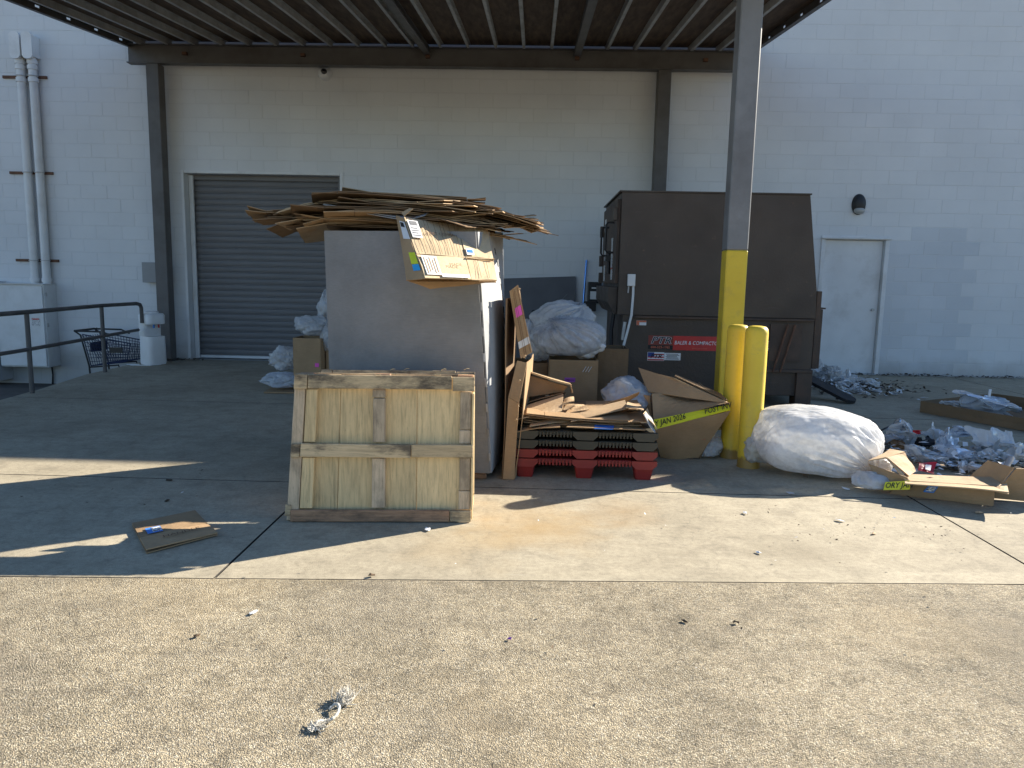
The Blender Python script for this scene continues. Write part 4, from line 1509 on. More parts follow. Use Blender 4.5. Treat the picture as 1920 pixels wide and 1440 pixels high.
def panel(name, a, b, c, d, mat, t=.006, n=6, m=5, wob=.01, seed=1, parent=None, smooth=False):
    r = np.random.RandomState(seed)
    k = r.uniform(1, 3, 4); ph = r.uniform(0, 6, 4)
    mb = MB().quad(a, b, c, d, t, n, m, bend=lambda U, W: wob * (np.sin(k[0] * 2 * U + ph[0]) * np.cos(k[1] * 2 * W + ph[1]) + .4 * np.sin(5 * U + ph[2]) * np.sin(4 * W + ph[3])))
    return mb.build(name, MT[mat], parent=parent, smooth=smooth)


def on_quad(a, b, c, d, u, v):
    a, b, c, d = [np.asarray(q, float) for q in (a, b, c, d)]
    return (1 - u) * (1 - v) * a + u * (1 - v) * b + u * v * c + (1 - u) * v * d


def decal(name, a, b, c, d, u0, u1, v0, v1, mat, parent, off=.007, t=.001):
    """flat print patch on a panel a-b-c-d, lifted toward the panel's front"""
    n = unit(np.cross(np.asarray(b) - np.asarray(a), np.asarray(d) - np.asarray(a)))
    q = [on_quad(a, b, c, d, *p) + n * off for p in ((u0, v0), (u1, v0), (u1, v1), (u0, v1))]
    return MB().quad(*q, t).build(name, MT[mat], parent=parent)


# ------------------------------------------------------------------ wooden pallet leaning on the grey box
wp = thing('wooden_pallet', 'weathered wooden pallet standing upright in front of the grey cardboard box', 'pallet', (-.835, 4.05, .004), (RAD(-3.5), RAD(0), RAD(4.4)))
def plank(name, x0, x1, y0, y1, z0, z1, mat, bev=.003, skew=0.0):
    mb = MB().rng(x0, x1, y0, y1, z0, z1, bev=bev)
    mb.v = [(x * (1 - .115 * max(z, 0)) if x < 0 else x, y, z + skew * x) for x, y, z in mb.v]
    return mb.build(name, MT[mat], parent=wp, local=True)
plank('cross_board', -.525, -.445, -.021, 0, .815, .905, 'wood_h')
plank('cross_board', -.440, .395, -.023, -.001, .820, .903, 'wood_h', skew=.004)
plank('cross_board', .400, .522, -.020, 0, .812, .898, 'wood_h')
plank('cross_board', -.520, -.468, -.019, 0, .395, .478, 'wood_h')
plank('cross_board', -.464, .170, -.021, -.001, .398, .480, 'wood_h', skew=-.004)
plank('cross_board', .174, .518, -.022, 0, .402, .482, 'wood_h')
plank('cross_board', -.500, .388, -.022, -.001, .0, .072, 'wood_hr', skew=.003)
plank('cross_board', .392, .512, -.020, 0, .0, .070, 'wood_h')
plank('cross_board', -.535, -.502, -.006, .02, .03, .10, 'wood_h')
for (x0, x1, zs, mat) in ((-.455, -.385, ((.075, .393), (.487, .812)), 'wood_v'), (-.05, .025, ((.08, .39), (.49, .76), (.765, .815)), 'wood_vr'), (.44, .505, ((.073, .19), (.193, .398), (.485, .57), (.573, .808)), 'wood_vr')):
    for i, (z0, z1) in enumerate(zs):
        plank('stringer', x0 + .003 * (i % 2), x1, .001, .034, z0, z1, mat)
plank('side_board', -.525, -.459, .0015, .020, .0, .905, 'wood_vr')
plank('side_board', .508, .522, -.018, .06, .075, .80, 'wood_v')
xs = [-.52, -.25, .20, .521]
for i, (a, b) in enumerate(zip(xs, xs[1:])):
    plank('face_plank', a + .0008, b - .0008, .0355 + .001 * (i % 2), .052, .002, .900 - .003 * (i % 3), 'wood_v')
for z0 in (.0, .21, .42, .63, .815):
    plank('back_board', -.52, .52, .115, .133, z0 + .002, z0 + .088, 'wood_h')
for x in (-.47, 0, .47):
    for z in (.045, .46, .86):
        plank('block', x - .045, x + .045, .0525, .1145, z - .045, z + .045, 'wood_hr')
for (x, z) in ((.02, .82), (.06, .91), (-.03, .906), (.30, .91), (.45, .915)):
    MB().tube([(x, -.012, z), (x + .018, -.026, z + .004), (x + .034, -.028, z + .002)], .002, 5).build('splinter', MT['wood_v'], parent=wp, local=True)

wp.scale = (1.0, 1, .915)
wp2 = copy_tree(wp)
wp2.location = (-.84, 4.33, .004); wp2.rotation_euler = (RAD(-27), 0, RAD(5)); wp2.scale = (.98, 1, .955)  # hidden pallet, lean and height set to block sun leaking past the box
wp2['label'] = 'second wooden pallet leaning on the grey box, hidden behind the upright one'
for q in (wp, wp2): q['group'] = 'wooden pallets before the grey box'

# ------------------------------------------------------------------ grey bulk box on a dark pallet, carrying flattened cartons
low = thing('low_pallet', 'low dark wooden pallet under the grey cardboard box', 'pallet', (-.8, 5.3, 0))
for x in (-1.28, -.80, -.34):
    MB().rng(x - .045, x + .045, 5.0, 5.98, .003, .036, bev=.004).build('runner', MT['wood_hr'], parent=low)
for i in range(6):
    y = 5.0 + i * .185
    MB().rng(-1.36, -.30, y, y + .095, .0365, .0535, bev=.003).build('deck_board', MT['wood_hr'], parent=low)
gb = thing('grey_bulk_box', 'tall grey cardboard bulk box holding up the heap of flattened cartons', 'box', (-.8, 5.3, .1))
B0, H0 = .055, 1.665
FL0, FR0, RR0, RL0 = [np.array(q) for q in ((-1.365, 5.03, B0), (-.268, 4.955, B0), (-.19, 5.87, B0), (-1.27, 5.97, B0))]
FL1, FR1, RR1, RL1 = [np.array(q) for q in ((-1.395, 5.02, H0), (-.382, 4.91, H0 + .005), (-.26, 5.87, H0 + .06), (-1.30, 5.97, H0))]
bul = lambda A: (lambda U, W: A * np.sin(math.pi * U) * np.sin(math.pi * np.clip(W, 0, 1)) ** .8 + .006 * np.sin(5 * U + 3 * W))
MB().quad(FL0, FR0, FR1, FL1, .012, 9, 11, bend=bul(.045)).build('front_panel', MT['card_grey'], parent=gb, smooth=30)
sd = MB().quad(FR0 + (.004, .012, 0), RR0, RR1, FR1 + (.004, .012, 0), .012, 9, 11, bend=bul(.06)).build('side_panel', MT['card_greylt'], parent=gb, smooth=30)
MB().quad(RR0 + (-.01, .014, 0), RL0, RL1, RR1 + (-.01, .014, 0), .012, 7, 7, bend=bul(.03)).build('rear_panel', MT['card_grey'], parent=gb, smooth=30)
MB().quad(RL0 + (0, -.014, 0), FL0 + (0, .016, 0), FL1 + (0, .016, 0), RL1 + (0, -.014, 0), .012, 7, 7, bend=bul(.03)).build('side_panel', MT['card_grey'], parent=gb, smooth=30)
def sidep(u, w):
    q = on_quad(FR0, RR0, RR1, FR1, u, w)
    n = unit(np.cross(RR0 - FR0, FR1 - FR0))
    return q + n * (.06 * math.sin(math.pi * u) * math.sin(math.pi * w) ** .8 + .006 * math.sin(5 * u + 3 * w) + .0085), n
for i in range(9):                                                   # dashed tear line on the lit side
    u = .55 + .030 * i; wv = .93 - .052 * i
    a, n = sidep(u, wv); b, n = sidep(u + .012, wv - .028)
    MB().tube([a, b], .004, 4).build('tear_slot', MT['ink'], parent=sd)
for (u, wv, mm) in ((.45, .33, 'ink'), (.32, .28, 'card')):
    a, n = sidep(u, wv)
    tv = unit(np.cross(n, (0, 0, 1)))
    mb = MB().prism([(.035 * math.cos(q) * 1.2, .022 * math.sin(q)) for q in np.linspace(0, 2 * math.pi, 13)[:-1]], a, -tv, (0, 0, 1), .001)
    mb.build('hand_hole', MT[mm], parent=sd)
for i in range(8):                                                   # interlocking tabs along the front corner
    wv = .06 + i * .105
    q = FR0 + (FR1 - FR0) * wv
    MB().box(q + (.004, -.006, .02), (.012, .010, .055), R=roty(RAD(-4))).build('corner_tab', MT['card_grey'] if i % 2 else MT['card_greylt'], parent=gb)

GRP = 'flattened cartons heaped on the grey box'
r6 = np.random.RandomState(12)
N6 = 27
for i in range(N6):
    f = i / (N6 - 1)
    L = r6.uniform(.70, 1.0) if i % 4 else r6.uniform(.95, 1.15)
    Wd = r6.uniform(.55, .85)
    cx = -.90 + r6.uniform(-.22, .20) - (.14 if i in (3, 4, 8, 9, 14, 18) else 0) + (.16 if i % 5 == 1 else 0)
    cy = 5.42 + r6.uniform(-.12, .18)
    z = H0 + .022 + i * .0083
    mats = ('card', 'card_dk', 'card', 'card_lt', 'card_dk')[r6.randint(5)]
    flat_carton('flattened_carton', 'lowest flattened carton lying right on the rim of the grey box' if i == 0 else 'flattened brown carton stacked in the heap on the grey box', z, cx, cy, L, Wd, RAD(r6.uniform(-20, 20)), 100 + i, (mats, 'card_in'),
                tilt=(r6.uniform(-.02, .02), r6.uniform(-.05, .03)), dome=.02 + .12 * f, group=GRP, fopen=(14 + 14 * r6.rand()) * (1 - .6 * f), x_ref=-.9)
flat_carton('flattened_carton', 'flattened carton whose left tip reaches farthest out of the heap', 1.82, -1.53, 5.56, .80, .50, RAD(14), 201, ('card',), tilt=(.09, -.02), dome=.02, group=GRP)
flat_carton('flattened_carton', 'dark flattened carton below the farthest left tip of the heap', 1.745, -1.46, 5.36, .72, .42, RAD(-10), 202, ('card_dk',), tilt=(.05, -.05), dome=.02, group=GRP)
flat_carton('flattened_carton', 'flattened carton with its flap hanging lowest at the right of the heap', 1.80, -.32, 5.58, .42, .42, RAD(-24), 203, ('card_lt',), tilt=(-.26, .05), dome=.0, group=GRP)
flat_carton('flattened_carton', 'flattened carton whose right tip reaches farthest right in the heap', 1.835, -.38, 5.66, .55, .5, RAD(9), 204, ('card',), tilt=(-.02, -.03), dome=.0, group=GRP)
flat_carton('flattened_carton', 'grey coated flattened carton sloping down at the front of the heap', 1.79, -1.03, 5.14, .50, .36, RAD(-8), 205, ('card_greylt',), tilt=(-.06, .10), dome=.0, group=GRP)
flat_carton('flattened_carton', 'topmost flattened carton crowning the heap on the grey box', 1.93, -.82, 5.64, .62, .50, RAD(5), 206, ('card',), tilt=(.03, -.04), dome=.10, group=GRP, x_ref=-.8)
for k, (x, y, z, l, ang) in enumerate(((-.52, 5.18, 1.78, .36, 10), (-.36, 5.20, 1.81, .30, -6), (-.62, 5.11, 1.75, .28, 22))):
    R = rotz(RAD(ang)) @ roty(RAD(-7 + 4 * k))
    o = MB().box((x, y, z), (l, .16, .006), R=R).build('cardboard_strip', MT['card_lt'])
    tag(o, ('longest pale strip wedged in the right front of the carton heap', 'pale strip nearest the right tip of the carton heap', 'shortest pale strip, just above the hanging printed carton')[k], 'cardboard', 'pale strips in the heap')

# opened carton hanging over the right front corner of the grey box
A_, B_, C_, D_ = [np.array(q) for q in ((-0.838, 4.840, 1.746), (-0.327, 5.220, 1.706), (-0.227, 4.660, 1.361), (-0.618, 4.270, 1.369))]
hc = thing('printed_carton', 'sunlit opened carton with shipping labels hanging off the grey box corner', 'cardboard box', tuple(D_))
uH, vF = .62, .60
def sub(u0, u1, v0, v1):
    return [on_quad(D_, C_, B_, A_, u, v) for u, v in ((u0, v0), (u1, v0), (u1, v1), (u0, v1))]
p1 = sub(0, uH - .004, .37, 1.0); p2 = sub(0, uH - .004, 0, .362); p3 = sub(uH + .004, 1, .35, .98); p4 = sub(uH + .004, 1, 0, .34)
panel('carton_panel', *p1, 'card_pale', .006, wob=.006, seed=3, parent=hc)
o2 = panel('carton_panel', *p2, 'card_pale', .006, wob=.005, seed=4, parent=hc)
panel('carton_panel', *p3, 'card_pale', .006, wob=.008, seed=5, parent=hc)
panel('carton_panel', *p4, 'card_pale', .006, wob=.003, seed=6, parent=hc)
nh = unit(np.cross(C_ - D_, A_ - D_))
# left side strip bent back, in shade
E1, E2 = np.array((-0.906, 4.950, 1.767)), np.array((-0.749, 4.450, 1.351))
sp1 = [E2, D_ - nh * .004, A_ - nh * .004, E1]
panel('side_panel', *sp1, 'card', .006, wob=.004, seed=7, parent=hc)
# under layer and bottom flap
ul = [np.array(q) for q in ((-0.759, 4.470, 1.348), (-0.237, 4.730, 1.347), (-0.320, 5.250, 1.671), (-0.887, 4.980, 1.732))]
panel('under_layer', *ul, 'card', .006, wob=.004, seed=8, parent=hc)
panel('bottom_flap', np.array((-0.635, 4.590, 1.304)), np.array((-0.446, 4.670, 1.327)), np.array((-0.243, 4.710, 1.354)), np.array((-0.744, 4.460, 1.348)), 'card', .005, wob=.003, seed=9, parent=hc)
for i in range(9):
    u = .06 + i * .06 + .01 * (i % 3)
    decal('print_line', D_, C_, B_, A_, u, u + .0035, .38, .97, 'ink_br', hc, .0125)
for u in (.72, .76, .88):
    decal('print_line', D_, C_, B_, A_, u, u + .004, .02, .33, 'ink_br', hc, .0105)
decal('shipping_label', D_, C_, B_, A_, .01, .13, .62, .93, 'label_w', hc, .0135)
decal('label_barcode', D_, C_, B_, A_, .03, .11, .84, .91, 'steel_mid', hc, .0155)
for i in range(4):
    decal('label_text', D_, C_, B_, A_, .025, .115 - .02 * (i % 2), .65 + .042 * i, .665 + .042 * i, 'steel_mid', hc, .0155)
decal('return_label', D_, C_, B_, A_, .635, .735, .40, .52, 'label_w', hc, .0135)
decal('return_label_print', D_, C_, B_, A_, .65, .72, .44, .49, 'label_b', hc, .0155)
decal('tape_residue', D_, C_, B_, A_, .03, .22, .03, .33, 'label_w', hc, .0115)
decal('tape_residue', D_, C_, B_, A_, .22, .60, .0, .05, 'label_w', hc, .0115)
for i in range(5):
    decal('tape_tear', D_, C_, B_, A_, .05 + .033 * i, .062 + .033 * i, .05 + .02 * (i % 3), .30 - .03 * (i % 2), 'card_lt', hc, .0135)
decal('lime_label', *sp1, .52, .97, .22, .40, 'label_y', hc, .006)
decal('cyan_label', *sp1, .54, .97, .12, .215, 'label_cy', hc, .006)
decal('shipping_label', *sp1, .38, .99, .62, .92, 'label_w', hc, .006)
decal('label_barcode', *sp1, .45, .85, .82, .90, 'ink', hc, .0075)
mb = MB()
for txt, v_ in (('SHEET COMPANY', .70), ('MADE', .18)):
    o_ = on_quad(D_, C_, B_, A_, .17 if v_ > .5 else .36, v_) + nh * .0145
    text(mb, txt, o_, C_ - D_, A_ - D_, .045, 0, 0, off=0.001, sx=.8)
tag(mb.build('lettering', MT['ink_br'], parent=hc), kind='stuff')
t_ = on_quad(D_, C_, B_, A_, .66, .36) + nh * .008
panel('torn_edge', on_quad(D_, C_, B_, A_, uH, .335) + nh * .012, on_quad(D_, C_, B_, A_, 1.0, .335) + nh * .02, on_quad(D_, C_, B_, A_, 1.0, .36) + nh * .012, on_quad(D_, C_, B_, A_, uH, .365) + nh * .014, 'card_in', .004, wob=.006, seed=13, parent=hc)
MB().quad(A_ + nh * .01, A_ + nh * .03 + (.05, 0, .03), A_ + nh * .012 + (.03, .02, .05), A_ + (-.02, .02, .03), .004).build('tape_scrap', MT['card_lt'], parent=hc)

# ------------------------------------------------------------------ tall folded carton standing between box and plastic pallets
tc_ = thing('standing_carton', 'tall folded brown carton standing on edge beside the grey box', 'cardboard box', (-.13, 5.1, 0))
q0, q1 = np.array((-0.180, 5.000, -0.005)), np.array((-0.103, 5.000, -0.003)); q0[2] = q1[2] = .004
r0, r1 = np.array((-0.156, 5.060, 0.567)), np.array((-0.082, 5.050, 0.526))
s0, s1 = np.array((-0.101, 5.120, 0.815)), np.array((-0.034, 5.100, 0.804))
panel('front_edge', q0, q1, r1, r0, 'card', .006, wob=.004, seed=21, parent=tc_)
panel('front_edge', r0 + (0, 0, .002), r1 + (0, 0, .002), s1, s0, 'card', .006, wob=.004, seed=22, parent=tc_)
bk = V(.05, .62, 0)
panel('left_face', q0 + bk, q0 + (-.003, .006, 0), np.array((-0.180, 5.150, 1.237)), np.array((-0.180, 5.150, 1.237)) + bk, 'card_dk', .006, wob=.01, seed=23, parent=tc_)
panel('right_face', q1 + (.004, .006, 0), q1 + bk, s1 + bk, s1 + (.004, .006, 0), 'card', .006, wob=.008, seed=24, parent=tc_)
u0, u1, u2, u3 = [np.array(q) for q in ((-0.079, 5.160, 0.826), (0.001, 5.160, 0.869), (-0.109, 5.200, 1.332), (-0.167, 5.200, 1.287))]
panel('upper_flap', u0, u1, u2, u3, 'card', .006, wob=.004, seed=25, parent=tc_)
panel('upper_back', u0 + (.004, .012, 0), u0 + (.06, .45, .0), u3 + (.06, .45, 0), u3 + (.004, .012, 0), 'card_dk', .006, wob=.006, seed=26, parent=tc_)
decal('pink_label', u0, u1, u2, u3, .25, .85, .58, .72, 'label_pk', tc_, .009)
decal('clear_tape', u0, u1, u2, u3, .02, .98, .14, .24, 'cab_grey', tc_, .009)
for u in (.35, .5, .85):
    decal('print_line', u0, u1, u2, u3, u, u + .03, .02, .98, 'ink_br', tc_, .0095)
for (pt, sc) in ((s0 + V(.05, -.01, .03), 1), (r1 + V(.0, -.008, .16), .7), (r1 + V(-.005, -.01, -.02), .7), (q1 + V(.004, -.01, .42), .8), (u2 + V(.01, -.01, -.03), .8)):
    MB().box(pt, (.014 * sc, .004, .022 * sc), R=rotx(.4) @ roty(.7)).build('torn_corner', MT['card_lt'], parent=tc_)

# ------------------------------------------------------------------ nested plastic pallets
PX0, PX1, PY0, PY1 = -.11, .875, 5.06, 6.02
def plastic_pallet(z, mat, label, feet):
    t = thing('plastic_pallet', label, 'pallet', ((PX0 + PX1) / 2, (PY0 + PY1) / 2, z), group='nested plastic pallets')
    W2 = (PX1 - PX0)
    zd = z + .115                                              # deck underside
    MB().rng(PX0 + .01, PX1 - .01, PY0 + .012, PY1 - .01, zd, zd + .022, bev=.006).build('deck', MT[mat], parent=t)
    xs = (PX0 + .08, (PX0 + PX1) / 2, PX1 - .08)
    hw = .075
    for x in xs:
        mb = MB()                                              # rim block with bevelled lower shoulders
        mb.prism([(x - hw - .012, zd + .024), (x - hw - .012, zd - .005), (x - hw + .02, zd - .034), (x + hw - .02, zd - .034), (x + hw + .012, zd - .005), (x + hw + .012, zd + .024)],
                 (0, PY0, 0), (1, 0, 0), (0, 0, 1), -.05)
        mb.build('rim_block', MT[mat], parent=t)
    for a, b in zip(xs, xs[1:]):
        x0, x1 = a + hw + .013, b - hw - .013
        MB().rng(x0, x1, PY0 + .010, PY0 + .05, zd - .004, zd + .0255, bev=.003).build('arch', MT[mat], parent=t)
        n = 10
        for k in range(n):
            x = x0 + (x1 - x0) * (k + .5) / n
            MB().rng(x - .007, x + .007, PY0 - .001, PY0 + .0095, zd - .018, zd + .024, bev=.003).build('rib', MT[mat], parent=t)
    if feet:
        for x in xs:
            for y in (PY0 + .085, (PY0 + PY1) / 2, PY1 - .085):
                mb = MB()
                loft(mb, [([(x + p[0] * .78, y + p[1] * .78) for p in rr(.068, .068, .02)], z + .001), ([(x + p[0], y + p[1]) for p in rr(.068, .068, .02)], zd - .035 if y < PY0 + .1 else zd - .001)])
                mb.build('foot', MT[mat], parent=t, smooth=40)
plastic_pallet(0.0, 'red_pl', 'bottom red plastic pallet of the nested stack, standing on its feet', True)
plastic_pallet(.066, 'red_pl', 'upper red plastic pallet nested on the bottom red one', False)
plastic_pallet(.132, 'black_pl', 'lower dark plastic pallet nested on the red pallets', False)
plastic_pallet(.198, 'black_pl', 'topmost dark plastic pallet, under the cardboard sheets', False)
ZP = .34

# cardboard sheets on the plastic pallets
GP = 'cardboard sheets on the plastic pallets'
for i in range(7):
    flat_carton('flattened_carton', 'lowest flattened carton, lying directly on the dark plastic pallets' if i == 0 else 'highest of the flat lying cartons on the dark plastic pallets' if i == 6 else 'flattened brown carton in the layers on the dark plastic pallets', ZP + .004 + i * .0125, .36 + r6.uniform(-.05, .05), 5.50 + r6.uniform(-.03, .04), r6.uniform(.55, .66), r6.uniform(.62, .74),
                RAD(r6.uniform(-7, 7)), 300 + i, (('card', 'card_dk', 'card', 'card_lt')[i % 4],), tilt=(r6.uniform(-.02, .05), r6.uniform(-.02, .03)), group=GP, flap=.18, fopen=8, twist=.01)


def loose(name, label, pts, mat, seed, wob=.008, t=.006, cat='cardboard', group=GP):
    r = np.random.RandomState(seed)
    k = r.uniform(1, 3, 4); ph = r.uniform(0, 6, 4)
    mb = MB().quad(*[np.array(p) for p in pts], t, 7, 6, bend=lambda U, W: wob * (np.sin(k[0] * 2 * U + ph[0]) * np.cos(k[1] * 2 * W + ph[1])))
    return tag(mb.build(name, MT[mat]), label, cat, group)


loose('cardboard_sheet', 'pale sunlit cardboard sheet with a hand slot, left on the plastic pallets', ((-0.095, 5.100, 0.400), (0.226, 5.300, 0.440), (0.241, 5.550, 0.530), (-0.083, 5.420, 0.423)), 'card_lt', 31)
MB().box((.115, 5.245, .556), (.03, .012, .006), R=rotz(.5)).build('hand_slot', MT['ink'], parent=bpy.data.objects['cardboard_sheet'])
loose('cardboard_sheet', 'cardboard sheet half in shade just below the sheet with the hand slot', ((-0.005, 5.060, 0.369), (0.284, 5.200, 0.387), (0.289, 5.420, 0.440), (0.009, 5.320, 0.373)), 'card_lt', 32)
loose('cardboard_sheet', 'long printed cardboard sheet rising to the right over the plastic pallets', ((0.279, 5.100, 0.402), (0.704, 5.280, 0.471), (0.705, 5.550, 0.485), (0.403, 5.420, 0.431)), 'card_lt', 33)
loose('cardboard_sheet', 'pale cardboard end flap bent over the right corner of the pallets', ((0.667, 5.200, 0.492), (0.789, 5.160, 0.476), (0.813, 5.460, 0.467), (0.721, 5.540, 0.475)), 'card_lt', 34)
loose('cardboard_sheet', 'narrow pale flap hanging down the right end of the pallet pile', ((0.783, 5.120, 0.468), (0.874, 5.100, 0.357), (0.886, 5.400, 0.392), (0.847, 5.420, 0.450)), 'card_lt', 35)
loose('cardboard_sheet', 'greyish flap hanging under the narrow pale flap on the right end', ((0.775, 5.090, 0.462), (0.860, 5.080, 0.339), (0.863, 5.160, 0.383), (0.811, 5.180, 0.469)), 'card_greylt', 36)
loose('cardboard_sheet', 'folded carton strip sticking up diagonally above the long printed sheet', ((0.546, 5.620, 0.433), (0.820, 5.620, 0.542), (0.821, 5.700, 0.505), (0.752, 5.720, 0.454)), 'card', 37)
loose('cardboard_sheet', 'dark cardboard sheet sloping up to the left above the hand slot sheet', ((-0.088, 5.440, 0.440), (0.242, 5.580, 0.534), (0.242, 5.900, 0.515), (-0.045, 5.860, 0.441)), 'card_dk', 38)
loose('cardboard_sheet', 'second dark cardboard sheet sloping up to the left, under the first', ((-0.091, 5.420, 0.419), (0.246, 5.560, 0.509), (0.271, 5.860, 0.488), (-0.066, 5.840, 0.414)), 'card_dk', 39)
loose('cardboard_sheet', 'small pale carton end stacked right of the hand slot sheet', ((0.235, 5.360, 0.481), (0.316, 5.380, 0.499), (0.321, 5.550, 0.504), (0.241, 5.530, 0.485)), 'card_lt', 40)
loose('cardboard_sheet', 'second small pale carton end under the first one', ((0.233, 5.300, 0.448), (0.318, 5.320, 0.470), (0.322, 5.460, 0.466), (0.243, 5.440, 0.448)), 'card_lt', 41)
loose('cardboard_sheet', 'short pale sheet lying between carton ends and long printed sheet', ((0.287, 5.280, 0.426), (0.420, 5.340, 0.450), (0.396, 5.560, 0.451), (0.306, 5.520, 0.436)), 'card_lt', 42)
loose('cardboard_sheet', 'flat brown sheet marked with blue tape on the front of the pallets', ((0.248, 5.045, 0.371), (0.788, 5.045, 0.366), (0.833, 5.400, 0.339), (0.334, 5.400, 0.338)), 'card', 43, wob=.003)
loose('cardboard_sheet', 'low brown sheet sagging over the left front of the pallets', ((-0.096, 5.050, 0.331), (0.204, 5.050, 0.373), (0.213, 5.300, 0.370), (-0.094, 5.300, 0.323)), 'card', 44, wob=.006)
bt = MB().quad((0.437, 5.035, 0.367), (0.568, 5.035, 0.366), (0.593, 5.200, 0.372), (0.457, 5.200, 0.372), .003, 4, 3)
tag(bt.build('blue_tape', MT['blue_tape']), 'strip of bright blue tape on the pallet cardboard', 'tape')
# printing on the long sheet
aa, bb, cc_, dd = [np.array(q) for q in ((0.279, 5.100, 0.402), (0.704, 5.280, 0.471), (0.705, 5.550, 0.485), (0.403, 5.420, 0.431))]
# thin folded arm and its drop
arm = thing('folded_carton', 'open folded carton with a long thin edge pointing right above the pallets', 'cardboard box', tuple((-0.046, 5.450, 0.698)))
panel('long_panel', np.array((-0.054, 5.450, 0.701)), np.array((0.294, 5.550, 0.596)), np.array((0.309, 6.000, 0.541)), np.array((-0.060, 5.950, 0.652)), 'card_in', .012, wob=.004, seed=51, parent=arm)
panel('end_panel', np.array((0.299, 5.555, 0.592)), np.array((0.308, 5.550, 0.532)), np.array((0.328, 5.980, 0.466)), np.array((0.314, 6.000, 0.537)), 'card', .010, wob=.003, seed=52, parent=arm)
panel('inner_panel', np.array((-0.046, 5.500, 0.671)), np.array((0.272, 5.580, 0.579)), np.array((0.242, 5.600, 0.535)), np.array((-0.047, 5.500, 0.499)), 'card_dk', .006, wob=.004, seed=53, parent=arm)
# ------------------------------------------------------------------ bags, boxes and litter
def bag(name, label, c, rad, seed, mat='film', cat='plastic bag', group=None, contents=None, **kw):
    """film bag; with contents it becomes a thing of film + waste inside"""
    mb = blob(c, rad, seed, **kw)
    if contents is None:
        return tag(mb.build(name, MT[mat], smooth=True), label, cat, group)
    t = thing(name, label, cat, (c[0], c[1], c[2] - rad[2]), group=group)
    mb.build('film', MT[mat], parent=t, smooth=True)
    for i, (dx, dy, dz, s) in enumerate(contents):
        q = blob((c[0] + dx * rad[0], c[1] + dy * rad[1], c[2] + dz * rad[2]), (rad[0] * s, rad[1] * s, rad[2] * s), seed + 50 + i, sub=4, lump=.3, cr=.12, crf=3, fine=.06, finef=9)
        q.build('waste', MT['waste'], parent=t, smooth=True)
    return t


def open_box(name, label, x0, x1, y0, y1, h, mat='card', yaw=0.0, z=0.0, flaps=True, cat='cardboard box', seed=0, group=None):
    cx, cy = (x0 + x1) / 2, (y0 + y1) / 2
    t = thing(name, label, cat, (cx, cy, z), (0, 0, yaw), group)
    a, b = (x1 - x0) / 2, (y1 - y0) / 2
    r = random.Random(seed)
    def q(nm, *pts, m=mat):
        MB().quad(*[np.array(p) for p in pts], .006, 5, 5, bend=lambda U, W: .008 * np.sin(math.pi * U) * np.sin(math.pi * W)).build(nm, MT[m], parent=t, local=True)
    q('side', (-a, -b, .004), (a, -b, .004), (a, -b, h), (-a, -b, h))
    q('side', (a + .003, -b + .006, .004), (a + .003, b - .006, .004), (a + .003, b - .006, h), (a + .003, -b + .006, h))
    q('side', (a, b, .004), (-a, b, .004), (-a, b, h), (a, b, h))
    q('side', (-a - .003, b - .006, .004), (-a - .003, -b + .006, .004), (-a - .003, -b + .006, h), (-a - .003, b - .006, h))
    MB().rng(-a + .008, a - .008, -b + .008, b - .008, .004, .01).build('bottom', MT[mat], parent=t, local=True)
    if flaps:
        f = min(a, b) * .8
        q('flap', (-a, -b, h + .004), (a, -b, h + .004), (a, -b - f * .5, h - f * .6), (-a, -b - f * .5, h - f * .6)) if flaps == 'down' else None
        q('flap', (a, b, h + .004), (-a, b, h + .004), (-a, b + f * .3, h + f * .7), (a, b + f * .3, h + f * .7))
    return t


# cartons and bags between the pallets and the compactor
b1 = open_box('carton', 'upright brown carton with a purple sticker under the large clear bag', .165, .595, 6.72, 7.2, .655, 'card', 0.0, flaps=False)
MB().rng(.30, .395, 6.7075, 6.711, .455, .495).build('purple_sticker', MT['label_pu'], parent=b1)
mb = MB(); text(mb, 'PEMBROKE', (.347, 6.7072, .468), (1, 0, 0), (0, 0, 1), .016, .002, 0, 'CENTER', off=.0015)
mb.build('lettering', MT['ink'], parent=b1)
for dx in (0, .025, .05):
    MB().tube([(.46 + dx, 6.706, .55), (.49 + dx, 6.706, .60)], .0025, 4).build('tape_scratch', MT['cab_grey'], parent=b1)
open_box('carton', 'dark brown carton standing left of the carton with the purple sticker', -.16, .145, 6.9, 7.35, .60, 'card_dk', 0.0, flaps=False)
open_box('carton', 'dark brown carton standing right behind the carton with the purple sticker', .62, .90, 7.0, 7.4, .74, 'card_dk', 0.0, flaps=False)
bag('waste_bag', 'large clear bag of crumpled white waste on top of the stickered carton', (.34, 6.93, .835), (.335, .28, .19), 5, 'film_bag', sub=6, lump=.10, cr=.06, crf=3.0, fine=.022, finef=9, floor=.655,
    contents=((.30, -.10, -.30, .60), (-.28, -.05, -.25, .55), (.05, -.3, .1, .45)), pleat=.17, pk=22, reach=1.35, neck=[(-.45, -.45, .78)], neck_len=.15, neck_w=.28)
bag('waste_bag', 'clear bag slumped behind and above the large bag on the stickered carton', (.28, 7.16, .98), (.30, .24, .20), 8, 'film', sub=6, lump=.12, cr=.07, crf=3, fine=.025, finef=9, pleat=.16, pk=18, reach=1.3, neck=[(.6, -.3, .75)], neck_len=.2, neck_w=.25)
bag('waste_bag', 'small clear bag end just right of the standing folded carton', (-.03, 7.2, .80), (.10, .14, .20), 9, 'film', sub=5, lump=.14, cr=.14, crf=3, fine=.05)
bag('waste_bag', 'clear bag drooping between the left dark carton and the large bag', (.06, 7.0, .76), (.13, .16, .16), 10, 'film_c', sub=5, lump=.14, cr=.14, crf=3, fine=.05)

